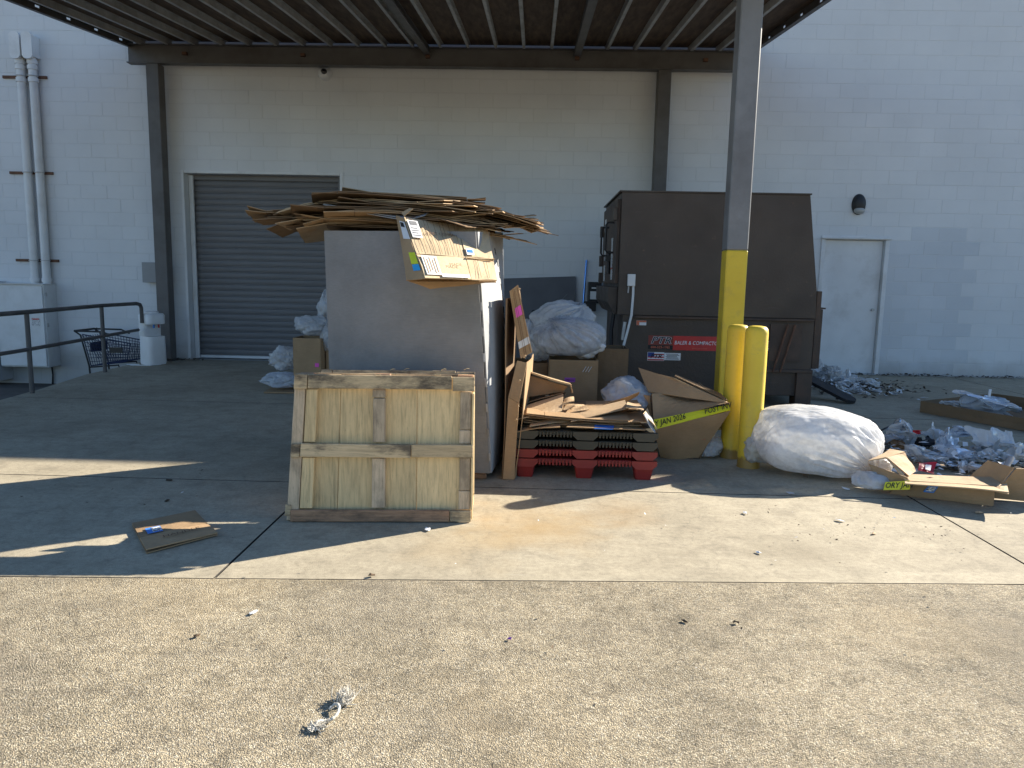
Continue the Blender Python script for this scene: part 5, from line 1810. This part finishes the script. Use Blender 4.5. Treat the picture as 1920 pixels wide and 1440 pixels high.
# crumpled bulk carton with the yellow tape
bc = thing('bulk_carton', 'collapsed brown bulk carton with black lettered yellow tape beside the bollards', 'cardboard box', (1.15, 5.75, 0))
l0, l1, l2, l3 = [np.array(q) for q in ((1.027, 5.760, -0.013), (1.321, 5.740, 0.021), (1.510, 5.620, 0.420), (0.936, 5.560, 0.265))]
l0[2] = .006; l1[2] = .006
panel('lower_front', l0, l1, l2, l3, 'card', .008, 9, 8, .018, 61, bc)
m0, m1 = np.array((0.935, 5.600, 0.335)), np.array((1.510, 5.660, 0.454))
panel('tape_band', l3 + (0, 0, .001), l2 + (0, 0, .001), m1, m0, 'tape_y', .008, 9, 3, .004, 62, bc)
tn = unit(np.cross(l2 - l3, m0 - l3))
mb = MB()
ud = unit(l2 - l3); vd = unit(m0 - l3)
text(mb, 'Y JAN 2026', l3 + ud * .005 + vd * .020, l2 - l3, vd, .064, .012, 0, off=.013, sx=.78)
text(mb, 'POST INV', l3 + ud * .395 + vd * .016, l2 - l3, vd, .064, .012, 0, off=.013, sx=.78)
tag(mb.build('lettering', MT['ink'], parent=bc), kind='stuff')
n0, n1 = np.array((0.943, 5.800, 0.488)), np.array((1.299, 5.950, 0.473))
panel('upper_front', m0, m1 + (0, 0, .002), n1, n0, 'card', .008, 8, 7, .02, 63, bc)
f0, f1 = np.array((0.866, 6.050, 0.675)), np.array((1.118, 5.860, 0.627))
panel('folded_flap', n0 + (-.02, .05, .02), m1 + (0, -.004, .008), f1, f0, 'card', .008, 8, 6, .01, 64, bc)
panel('folded_flap', m1 + (0, -.01, .004), m1 + (-.02, .10, .03), f1 + (.03, .10, -.01), f1 + (.004, -.004, -.002), 'card_in', .008, 6, 4, .004, 65, bc)
panel('folded_flap', m1 + (-.01, .02, .03), m1 + (-.03, .16, .06), f1 + (.05, .16, .0), f1 + (.012, .02, .014), 'card_dk', .008, 6, 4, .004, 66, bc)
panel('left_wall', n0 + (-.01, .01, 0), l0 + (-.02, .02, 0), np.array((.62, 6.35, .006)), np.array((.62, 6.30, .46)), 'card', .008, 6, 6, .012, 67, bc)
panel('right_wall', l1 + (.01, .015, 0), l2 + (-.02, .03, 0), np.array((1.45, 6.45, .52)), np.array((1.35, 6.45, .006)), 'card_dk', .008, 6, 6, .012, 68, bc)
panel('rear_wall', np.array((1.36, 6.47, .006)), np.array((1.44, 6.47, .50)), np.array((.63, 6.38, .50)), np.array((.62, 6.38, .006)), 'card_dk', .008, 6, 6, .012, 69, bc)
for k in range(2):
    MB().tube([l1 + (l2 - l1) * .35 + (-.06 + .018 * k, -.014, .02), l1 + (l2 - l1) * .35 + (-.05 + .018 * k, -.014, .055)], .0025, 4).build('red_mark', MT['label_or'], parent=bc)
bag('waste_bag', 'bluish white bag lying in the left end of the collapsed bulk carton', (.76, 5.98, .44), (.20, .2, .16), 14, 'film_b', sub=5, lump=.20, cr=.16, crf=3, fine=.07 + .03, neck=[(.85, -.4, .3)], neck_len=.5, neck_w=.3)
bag('plastic_wrap', 'clear plastic wrap on the ground between bulk carton and bollards', (1.42, 5.82, .07), (.10, .10, .12), 15, 'film_c', cat='plastic wrap', sub=5, lump=.2, cr=.2, crf=3, fine=.06, floor=.0)

# big white bag beside the bollards
bb_ = thing('white_bag', 'huge stuffed white plastic bag lying beside the yellow bollards', 'plastic bag', (2.06, 5.5, 0))
Rb = rotz(RAD(-9)) @ roty(RAD(9))
mb = blob((2.085, 5.40, .238), (.435, .29, .25), 77, sub=7, lump=.10, cr=.05, crf=2.0, fine=.020, finef=9, neck=[(.90, -.34, -.42)], neck_len=.45, neck_w=.26, pleat=.15, pk=22, floor=0.0, R=Rb, power=2.7, reach=1.0)
mb.build('film', MT['film_bigbag'], parent=bb_, smooth=True)
for i, (x, y, z, a) in enumerate(((1.86, 5.40, .20, .15), (2.12, 5.36, .18, .16), (2.32, 5.36, .17, .12), (2.02, 5.44, .29, .15))):
    blob((x, y, z), (a * 1.15, a, a * .9), 600 + i, sub=4, lump=.3, cr=.12, crf=3, fine=.06, finef=9, floor=.02).build('waste', MT['waste'], parent=bb_, smooth=True)
mb = blob((1.675, 5.56, .335), (.055, .05, .045), 78, sub=4, lump=.2, cr=.15, neck=[(-.9, -.2, .3)], neck_len=.9, pleat=.2, pk=9)
mb.build('corner_ear', MT['film'], parent=bb_, smooth=True)
mb = blob((1.70, 5.50, .17), (.10, .10, .14), 79, sub=5, lump=.2, cr=.15, fine=.05, floor=0)
mb.build('loose_skirt', MT['film_c'], parent=bb_, smooth=True)
mb = blob((2.47, 5.30, .10), (.12, .10, .10), 81, sub=5, lump=.2, cr=.18, fine=.08, crf=4, neck=[(-.6, .3, .6)], neck_len=.5, pleat=.25, pk=12, floor=0)
mb.build('gathered_tail', MT['film_w'], parent=bb_, smooth=True)
bag('small_bag', 'small clear bag on the ground right below the huge white bag', (2.33, 4.98, .06), (.14, .11, .075), 83, 'film', sub=5, lump=.12, cr=.10, crf=3.5, fine=.03, floor=.0, neck=[(-.4, .2, .6)], pleat=.15, pk=12)

# flattened carton with the second piece of yellow tape
rc = thing('torn_carton', 'torn brown carton with yellow tape lying right of the huge white bag', 'cardboard box', (2.7, 4.8, 0))
a0, a1, a2, a3 = [np.array(q) for q in ((2.411, 4.910, 0.000), (2.945, 4.665, 0.000), (2.965, 4.700, 0.127), (2.455, 4.800, 0.123))]
for q in (a0, a1): q[2] = .006
panel('front_panel', a0, a1, a2, a3, 'card', .007, 9, 5, .008, 71, rc)
tf = [np.array(q) for q in ((2.419, 4.740, 0.125), (2.940, 4.520, 0.130), (3.124, 4.950, 0.119), (2.561, 5.050, 0.099))]
panel('top_flap', *tf, 'card_lt', .007, 9, 5, .008, 72, rc)
panel('flap_tongue', np.array((2.902, 4.600, 0.123)), np.array((2.927, 4.500, 0.132)), np.array((3.050, 4.720, 0.137)), np.array((2.996, 4.720, 0.136)), 'card_lt', .006, 4, 4, .004, 73, rc)
ls = [np.array(q) for q in ((2.347, 4.900, 0.030), (2.489, 4.820, 0.047), (2.474, 4.820, 0.136), (2.302, 5.020, 0.181))]
ls[0][2] = max(ls[0][2], .01)
panel('left_panel', *ls, 'card', .007, 7, 7, .012, 74, rc)
tp = [np.array(q) for q in ((2.333, 4.840, 0.044), (2.474, 4.780, 0.069), (2.474, 4.790, 0.127), (2.346, 4.850, 0.096))]
panel('tape_band', *tp, 'tape_y', .003, 6, 3, .003, 75, rc)
mb = MB(); vd = unit(tp[3] - tp[0])
text(mb, 'ORY JAN', tp[0] + unit(tp[1] - tp[0]) * .006 + vd * .014, tp[1] - tp[0], vd, .052, .010, 0, off=.007, sx=.78)
tag(mb.build('lettering', MT['ink'], parent=rc), kind='stuff')
panel('raised_top', np.array((2.311, 5.040, 0.184)), np.array((2.411, 5.000, 0.230)), np.array((2.658, 5.250, 0.211)), np.array((2.573, 5.300, 0.220)), 'card_lt', .007, 5, 5, .006, 76, rc)
panel('raised_side', np.array((2.414, 5.000, 0.226)), np.array((2.531, 4.920, 0.122)), np.array((2.690, 5.150, 0.098)), np.array((2.654, 5.240, 0.209)), 'card', .007, 6, 5, .008, 77, rc)
panel('raised_fold', np.array((2.399, 4.990, 0.229)), np.array((2.411, 4.970, 0.226)), np.array((2.479, 4.800, 0.120)), np.array((2.457, 4.810, 0.117)), 'card_lt', .007, 5, 3, .006, 78, rc)
panel('floor_panel', np.array((2.45, 4.95, .012)), np.array((2.98, 4.72, .012)), np.array((3.08, 5.05, .012)), np.array((2.55, 5.25, .012)), 'card', .006, 4, 4, .001, 79, rc)
decal('blue_label', a0, a1, a2, a3, .28, .39, .42, .85, 'label_b', rc, .011)
decal('label_print', a0, a1, a2, a3, .295, .375, .5, .78, 'print', rc, .013)
rb = thing('carton_corner', 'brown carton corner at the right edge of the photo', 'cardboard box', (3.15, 4.85, 0))
c0, c1, c2 = np.array((3.039, 4.800, -0.000)), np.array((3.252, 4.739, 0.000)), np.array((3.134, 4.780, 0.229))
panel('front_panel', c0 + (0, .05, .006), c1 + (.2, .02, .006), c2 + (.25, 0, .0), c2, 'card', .007, 5, 5, .006, 85, rb)
panel('side_panel', c0 + (-.01, .055, .006), c2 + (-.004, .006, 0), c2 + (.0, .30, -.02), c0 + (.02, .40, .006), 'card_lt', .007, 5, 5, .006, 86, rb)

# litter heap behind the torn carton
def rag(label, px, rad, seed, mat, name='crumpled_bag', cat='plastic bag', grp='crumpled bags in the litter heap', z=None, sub=5, folds=11, **kw):
    mb = crumpled_sheet((px[0], px[1], 0), (rad[0], rad[1], rad[2]), seed, n=50 if sub > 4 else 40, folds=folds, floor=0.0 if z is None else z - rad[2] * .8)
    return tag(mb.build(name, MT[mat], smooth=True), label, cat, grp)


rag('bright white crumpled bag in the middle front of the litter heap', (3.131, 5.832, 0.000), (.19, .13, .12), 401, 'film_l')
rag('white bag printed with red at the top of the litter heap', (3.245, 6.409, 0.000), (.17, .12, .15), 402, 'film_l')
rag('red printed scrap on the white bag at the top of the litter heap', (3.222, 6.220, 0.161), (.07, .05, .03), 403, 'red_paper', 'red_scrap', 'wrapper', None, z=.17)
rag('dull grey bag at the left end of the litter heap beside the huge white bag', (3.062, 6.347, 0.000), (.20, .15, .17), 404, 'film_g')
rag('greyish blue bag just behind the bright white bag in the heap', (3.439, 6.192, 0.000), (.19, .15, .15), 405, 'film_b')
rag('dark crumpled bag between the red printed bag and the bluish bag', (3.394, 6.344, 0.000), (.13, .10, .07), 406, 'rubber')
rag('pale blue bag right of centre in the litter heap', (3.404, 5.861, 0.000), (.20, .16, .11), 407, 'film_b')
rag('filmy clear bag standing up at the back right of the heap', (3.821, 6.085, 0.000), (.24, .14, .15), 408, 'film_l')
rag('small milky bag in front of the filmy clear bag', (3.630, 5.886, 0.000), (.13, .10, .09), 409, 'film_l')
rag('ruffled white bag at the right front of the heap', (3.373, 5.472, 0.000), (.14, .10, .075), 410, 'film_l')
rag('clear bag at the right edge of the litter heap', (3.780, 5.767, 0.000), (.17, .13, .11), 411, 'film_l')
rag('small lilac white bag left of the ruffled white bag', (3.255, 5.551, 0.000), (.07, .06, .055), 412, 'film_l')
rag('grey brown crumpled paper between the pale blue and milky bags', (3.637, 6.065, 0.000), (.15, .10, .12), 413, 'card_greylt', 'crumpled_paper', 'paper')
rag('grey film bag at the back of the litter heap', (3.605, 6.513, 0.000), (.22, .13, .13), 414, 'film_l')
rag('brown paper lump at the left of the litter heap', (3.086, 6.153, 0.000), (.10, .08, .10), 415, 'card_dk', 'crumpled_paper', 'paper')
rag('dirty white bag low in front of the brown paper lump', (3.127, 6.008, 0.000), (.10, .08, .07), 416, 'film_l')
rag('grey bag low between bright white bag and lilac bag', (3.192, 5.639, 0.000), (.10, .07, .05), 417, 'film_g')
rag('flat bluish wrapper at the back right of the heap', (3.692, 6.379, 0.000), (.15, .06, .06), 418, 'film_b', 'blue_wrapper', 'wrapper', None, z=.16)
# red and white wrapper
w0, w1, w2, w3 = [np.array(q) for q in ((2.789, 5.300, 0.077), (2.888, 5.280, 0.046), (2.982, 5.420, 0.107), (2.840, 5.420, 0.096))]
t = thing('red_wrapper', 'red and white glossy wrapper lying in front of the bright white bag', 'wrapper', tuple(w0))
panel('film', w0, w1, w2, w3, 'red_paper', .003, 7, 7, .018, 91, t)
decal('white_print', w0, w1, w2, w3, .38, .72, .05, .55, 'label_w', t, .016, .002)
mb = MB().tube([(3.403, 5.300, 0.110), (3.471, 5.360, 0.167)], .021, 12)
tag(mb.build('cardboard_tube', MT['card_greylt'], smooth=40), 'short pale tube sticking up at the right of the litter heap', 'tube')
mb = MB().tube([(3.252, 6.993, 0.000), (3.340, 7.000, 0.047), (3.498, 7.100, 0.083)], .008, 6)
tag(mb.build('dark_stick', MT['black']), 'thin dark stick lying behind the litter heap', 'stick')
# dark leaf litter under the heap (uncountable)
rl = np.random.RandomState(5)
def leaf_litter(name, label, cx, cy, sx, sy, n, mat, size=.03, zs=.02, ang=0.0):
    mb = MB()
    ca, sa = math.cos(ang), math.sin(ang)
    for i in range(n):
        a, b = rl.normal(size=2) * .45
        x = cx + sx * a * ca - sy * b * sa; y = cy + sx * a * sa + sy * b * ca
        s = size * rl.uniform(.3, 1.3); t = rl.uniform(0, 6.28); z = .004 + abs(rl.normal()) * zs
        u = np.array((math.cos(t), math.sin(t), rl.uniform(-.4, .4))) * s; v = np.array((-math.sin(t), math.cos(t), rl.uniform(-.5, .5))) * s * rl.uniform(.25, .7)
        p = np.array((x, y, z + .01))
        pts = [p - u, p + v * .8 - u * .1 + (0, 0, s * .2), p + u, p - v - u * .1]
        pts = [np.array((q[0], q[1], max(q[2], .003))) for q in pts]
        mb.add(pts, [(0, 1, 2), (0, 2, 3)])
    tag(mb.build(name, MT[mat]), label, 'litter', kind='stuff')


leaf_litter('leaf_litter', 'dark leaf litter under the bags of the heap', 3.2, 5.85, .9, .65, 380, 'leaf', .026)
leaf_litter('paper_shreds', 'pale shreds among the bags of the litter heap', 3.25, 5.85, .95, .65, 320, 'paper', .038, .05)
leaf_litter('paper_shreds', 'pale shreds in the paper heap by the door', 4.2, 10.1, .6, .9, 320, 'paper', .05, .06)
leaf_litter('leaf_litter', 'dark leaf litter under the paper heap by the door', 4.25, 10.1, .9, .9, 600, 'leaf', .04, .03)
leaf_litter('dirt_crumbs', 'dark crumbs scattered on the sunlit slab', 1.95, 4.15, 1.0, .45, 130, 'leaf', .008, .001)
leaf_litter('dirt_crumbs', 'dark crumbs scattered on the shaded slab', -2.4, 4.6, 2.2, .9, 60, 'leaf', .010, .001)
leaf_litter('dirt_crumbs', 'crumbs scattered over the aggregate pavement', .2, 2.6, 3.2, .9, 150, 'leaf', .007, .001)
leaf_litter('wall_debris', 'dirt along the foot of the right wall', 6.3, 11.55, 2.6, .12, 300, 'dirt', .03, .012)
leaf_litter('wall_debris', 'dirt along the foot of the left post', -5.6, 11.35, .5, .2, 120, 'dirt', .03, .012)
leaf_litter('paper_bits', 'pale bits scattered over the slab', .8, 4.2, 4.5, 1.1, 40, 'paper', .009, .001)

# white litter heap by the metal door
gph = 'crumpled white litter by the metal door'
rp = np.random.RandomState(9)
spots = [(4.02, 10.5, .16, .20), (4.12, 10.25, .17, .16), (4.22, 10.45, .19, .17), (4.35, 10.35, .18, .13), (4.28, 10.1, .14, .10), (4.08, 9.95, .13, .09), (4.00, 9.7, .11, .08), (4.15, 9.6, .12, .07),
         (4.45, 10.4, .16, .10), (4.52, 10.2, .11, .08), (4.62, 10.1, .10, .075), (4.2, 9.4, .08, .05), (4.5, 9.75, .07, .045), (4.6, 9.5, .08, .03), (3.92, 9.45, .08, .05), (4.05, 10.75, .2, .22), (4.3, 10.7, .18, .19), (4.38, 9.9, .08, .05)]
names = ['lumpy white bag against the compactor end', 'crumpled white bag low in the paper heap', 'white bag on top of the paper heap by the door', 'rumpled clear bag right of the heap top', 'crumpled paper in the middle of the paper heap',
         'small white bag at the left front of the paper heap', 'pale scrap near the black rubber plank', 'pale tube shaped scrap at the front of the paper heap', 'filmy bag at the right back of the paper heap', 'round white ball of paper right of the heap',
         'second round white ball of paper right of the heap', 'small scrap at the very front of the paper heap', 'small white scrap right of the paper heap', 'flat white scrap farthest front right of the paper heap', 'scrap under the black rubber plank',
         'tall white bag at the back left of the paper heap', 'white film at the back of the paper heap', 'tiny scrap among leaves in the paper heap']
for i, ((x, y, s, h), nm) in enumerate(zip(spots, names)):
    rag(nm, (x, y), (s, s * .7, h), 500 + i, ('film_l', 'film_l', 'paper', 'film_w')[i % 4], 'crumpled_litter', 'litter', gph, sub=4)
# shallow tray with bags, cut by the right edge
tr = thing('shallow_tray', 'shallow dark cardboard tray with pale bags at the right edge', 'tray', (5.2, 7.9, 0))
k0, k1, k2, k3 = V(4.28, 8.22, .005), V(4.95, 6.95, .005), V(6.3, 7.6, .005), V(5.5, 8.95, .005)
up_ = V(0, 0, .125)
for nm, p, q in (('side', k0, k1), ('side', k1, k2), ('side', k2, k3), ('side', k3, k0)):
    panel(nm, p, q, q + up_, p + up_, 'card_dk', .006, 6, 3, .006, 95, tr)
MB().add([k0 + (0.02, 0, .004), k1 + (0, .02, .004), k2 + (-.02, 0, .004), k3 + (0, -.02, .004)], [(0, 1, 2, 3)]).build('bottom', MT['card_dk'], parent=tr)
rag('pale blue bag spread in the shallow tray at the right edge', (4.95, 8.0), (.42, .26, .15), 431, 'film_b', grp='bags in the tray', z=.14, folds=17)
rag('clear film at the left corner of the shallow tray', (4.62, 8.10), (.15, .12, .07), 432, 'film_l', grp='bags in the tray', z=.11)
rag('pale bag at the right end of the shallow tray', (5.45, 7.75), (.28, .2, .15), 433, 'film_l', grp='bags in the tray', z=.14, folds=16)
mb = MB().tube([(4.90, 8.05, .12), (4.91, 8.05, .30)], .014, 10)
tag(mb.build('white_stick', MT['white_plastic'], smooth=40), 'short white stick standing up in the shallow tray', 'stick')

# boxes and bags left of the grey box
o = open_box('carton', 'upright brown carton with pink sticker left behind the grey box', -2.79, -2.47, 8.62, 9.0, .635, 'card', 0.0, flaps=False)
MB().rng(-2.535, -2.49, 8.608, 8.612, .30, .345).build('pink_sticker', MT['label_pk'], parent=o)
open_box('carton', 'second brown carton mostly hidden behind the grey box', -2.44, -2.1, 8.75, 9.1, .50, 'card', 0.0, flaps=False)
bag('waste_bag', 'clear bag resting on the carton with the pink sticker', (-2.62, 8.82, .76), (.20, .20, .145), 21, 'film', sub=5, lump=.20, cr=.16, crf=3, fine=.07 + .04, floor=.625)
bag('waste_bag', 'topmost pale bag rising beside the grey box edge', (-2.45, 8.98, 1.0), (.16, .16, .22), 22, 'film', sub=5, lump=.22, cr=.17, crf=3, fine=.07 + .04, neck=[(-.3, -.2, .9)], pleat=.25, pk=9)
bag('waste_bag', 'pale bag squeezed between pink stickered carton and grey box', (-2.43, 8.80, .62), (.09, .12, .16), 23, 'film', sub=5, lump=.12, cr=.10, crf=3, fine=.04)
bag('waste_bag', 'clear knotted bag above the bluish bag left of the cartons', (-2.93, 8.75, .37), (.17, .15, .15), 24, 'film', sub=5, lump=.26, cr=.18, crf=3, fine=.07 + .05, neck=[(-.8, 0, -.3)], pleat=.25, pk=9)
bag('waste_bag', 'bluish pointed bag lying lowest left of the cartons', (-2.92, 8.66, .13), (.22, .16, .115), 25, 'film_b', sub=5, lump=.20, cr=.16, crf=3, fine=.07 + .04, neck=[(-.95, -.1, -.1)], neck_len=1.0, neck_w=.45, pleat=.12, pk=10, floor=.018)
tag(MB().box((-2.85, 8.62, .012), (.5, .35, .014), R=rotz(.1)).build('cardboard_sheet', MT['card']), 'flat brown cardboard under the bluish pointed bag', 'cardboard')
tag(MB().quad((-2.62, 9.02, .78), (-2.50, 9.02, .78), (-2.52, 9.06, .92), (-2.60, 9.06, .90), .006).build('cardboard_flap', MT['card']), 'tan cardboard flap peeking between the two upper pale bags', 'cardboard')

# flattened box with the blue label on the shaded slab
fb = [np.array(q) for q in ((-1.866, 3.455, 0.000), (-1.632, 3.734, 0.000), (-1.907, 4.077, 0.000), (-2.147, 3.843, 0.000))]
t = thing('flattened_box', 'flattened brown box with a blue label on the shaded slab', 'cardboard box', tuple(fb[0]))
lift = [V(0, 0, .008), V(0, 0, .010), V(0, 0, .012), V(0, 0, .008)]
panel('lower_layer', *[p + l for p, l in zip(fb, lift)], 'card', .005, 7, 6, .002, 101, t)
mid = [(fb[0] * .55 + fb[3] * .45), (fb[1] * .55 + fb[2] * .45)]
panel('upper_flap', fb[0] + (0, 0, .024), fb[1] + (0, 0, .020), mid[1] + (0, 0, .018), mid[0] + (0, 0, .018), 'card', .005, 7, 5, .003, 102, t)
panel('upper_flap', mid[0] + (0, .004, .017), mid[1] + (0, .004, .017), fb[2] + (0, 0, .024), fb[3] + (0, 0, .022), 'card', .005, 7, 5, .003, 103, t)
decal('blue_label', *[p + V(0, 0, .020) for p in fb], .12, .34, .46, .66, 'label_b', t, .009)
decal('label_print', *[p + V(0, 0, .020) for p in fb], .20, .33, .49, .63, 'print', t, .0105)
mb = MB(); text(mb, 'HANDLE', on_quad(*fb, .28, .22) + V(0, 0, .030), fb[1] - fb[0], fb[3] - fb[0], .05, 0, 0, off=.001)
mb.build('lettering', MT['ink_br'], parent=t)

# frayed white cord on the aggregate
t = thing('frayed_cord', 'frayed white cotton cord curled on the aggregate pavement', 'cord', (-.60, 2.17, 0))
cp_ = [(-.640, 2.075, .006), (-.630, 2.11, .016), (-.615, 2.125, .010), (-.595, 2.128, .014), (-.582, 2.150, .020), (-.585, 2.185, .022), (-.603, 2.205, .018), (-.618, 2.190, .008)]
def smooth_path(P, n=6):
    P = np.array(P, float); out = []
    for i in range(len(P) - 1):
        p0 = P[max(i - 1, 0)]; p1 = P[i]; p2 = P[i + 1]; p3 = P[min(i + 2, len(P) - 1)]
        for k in range(n):
            q = k / n
            out.append(.5 * ((2 * p1) + (-p0 + p2) * q + (2 * p0 - 5 * p1 + 4 * p2 - p3) * q * q + (-p0 + 3 * p1 - 3 * p2 + p3) * q ** 3))
    return out + [P[-1]]
pth = smooth_path(cp_)
MB().tube(pth, [.004 + .002 * math.sin(i * .9) ** 2 for i in range(len(pth))], 7).build('strand', MT['cloth'], parent=t, smooth=True)
mb = MB()
for i in range(160):
    b = V(-.632, 2.095, .006) + rl.normal(size=3) * (.006, .006, .002)
    e = b + V(rl.uniform(-.022, .03), rl.uniform(-.022, .03), rl.uniform(.0, .012))
    mb.tube([b, (b + e) / 2 + rl.normal(size=3) * (.008, .008, .003), e + rl.normal(size=3) * .003], [.0016, .0014, .0008], 4)
tag(mb.build('frayed_end', MT['cloth'], parent=t), kind='stuff')
mb = MB()
for i in range(220):
    b = V(-.585, 2.235, .006) + rl.normal(size=3) * (.010, .008, .002)
    e = b + V(rl.uniform(-.016, .022), rl.uniform(.0, .05), rl.uniform(.0, .035))
    mb.tube([b, (b + e) / 2 + rl.normal(size=3) * .007, e], [.0018, .0016, .0008], 4)
tag(mb.build('frayed_end', MT['cloth'], parent=t), kind='stuff')
MB().tube(smooth_path([(-.618, 2.19, .006), (-.59, 2.215, .012), (-.57, 2.222, .008), (-.54, 2.226, .006)]), .002, 5).build('strand', MT['cloth'], parent=t, smooth=True)

# countable scraps on the paving
def scrap(label, p, s, mat, seed, name='paper_scrap', cat='scrap', aspect=.6, h=.008):
    r = np.random.RandomState(seed)
    t = r.uniform(0, 6.28)
    n = 7
    pts = []
    for i in range(n):
        a = 2 * math.pi * i / n
        rr_ = s * r.uniform(.7, 1.1)
        x, y = rr_ * math.cos(a), rr_ * math.sin(a) * aspect
        pts.append((p[0] + x * math.cos(t) - y * math.sin(t), p[1] + x * math.sin(t) + y * math.cos(t), .003 + abs(r.normal()) * h * .6))
    c = (p[0], p[1], .003 + h)
    mb = MB()
    vs = pts + [c] + [(q[0], q[1], q[2] + .002) for q in pts] + [(c[0], c[1], c[2] + .002)]
    fs = [((i + 1) % n, i, n) for i in range(n)] + [(n + 1 + i, n + 1 + (i + 1) % n, 2 * n + 1) for i in range(n)] + [(i, (i + 1) % n, n + 1 + (i + 1) % n, n + 1 + i) for i in range(n)]
    mb.add(vs, fs)
    return tag(mb.build(name, MT[mat]), label, cat, 'scraps on the paving')


for (lab, px, s, mat) in (('small square white paper scrap on the sunlit slab below the bollards', (1.303, 4.377, 0.000), .022, 'paper'),
                          ('white scrap near the slab edge, nearest to the aggregate', (1.188, 3.717, 0.000), .022, 'paper'),
                          ('pale curled scrap on the slab left of the brown leaves', (1.831, 4.284, 0.000), .028, 'paper'),
                          ('tan chip on the slab right of the pale curled scrap', (1.932, 4.071, 0.000), .020, 'card_lt'),
                          ('pale curled scrap casting shadow on the aggregate at left', (-1.113, 2.856, 0.000), .026, 'paper'),
                          ('dark chip on the aggregate right of centre', (0.647, 2.903, 0.000), .017, 'leaf'),
                          ('rounded dark stain like chip right of the other dark chip', (0.857, 2.903, 0.000), .014, 'leaf'),
                          ('tiny purple scrap on the aggregate near the centre', (-0.061, 2.701, 0.000), .012, 'label_pu'),
                          ('white card scrap in the shade below the huge white bag', (2.153, 4.986, 0.000), .030, 'paper'),
                          ('crumpled clear scrap in the shade left of the white card scrap', (1.731, 4.844, 0.000), .034, 'film'),
                          ('dark leaf on the shaded slab above the flattened box', (-2.386, 4.744, 0.000), .026, 'leaf'),
                          ('dark leaf between the upper leaf and the flattened box', (-2.186, 4.309, 0.000), .022, 'leaf'),
                          ('white scrap by the right end of the shadow below the pallet', (-0.548, 3.920, 0.000), .03, 'paper'),
                          ('tan paper corner near the edge of the shadow of the torn carton', (2.777, 4.531, 0.000), .04, 'card_lt'),
                          ('dark leaf on the joint of slab and aggregate', (-0.715, 3.266, 0.000), .022, 'leaf'),
                          ('dark leaf on the aggregate at the far left', (-1.249, 2.645, 0.000), .016, 'leaf')):
    scrap(lab, px, s, mat, abs(hash(lab)) % 1000 if False else sum(map(ord, lab)) % 997)
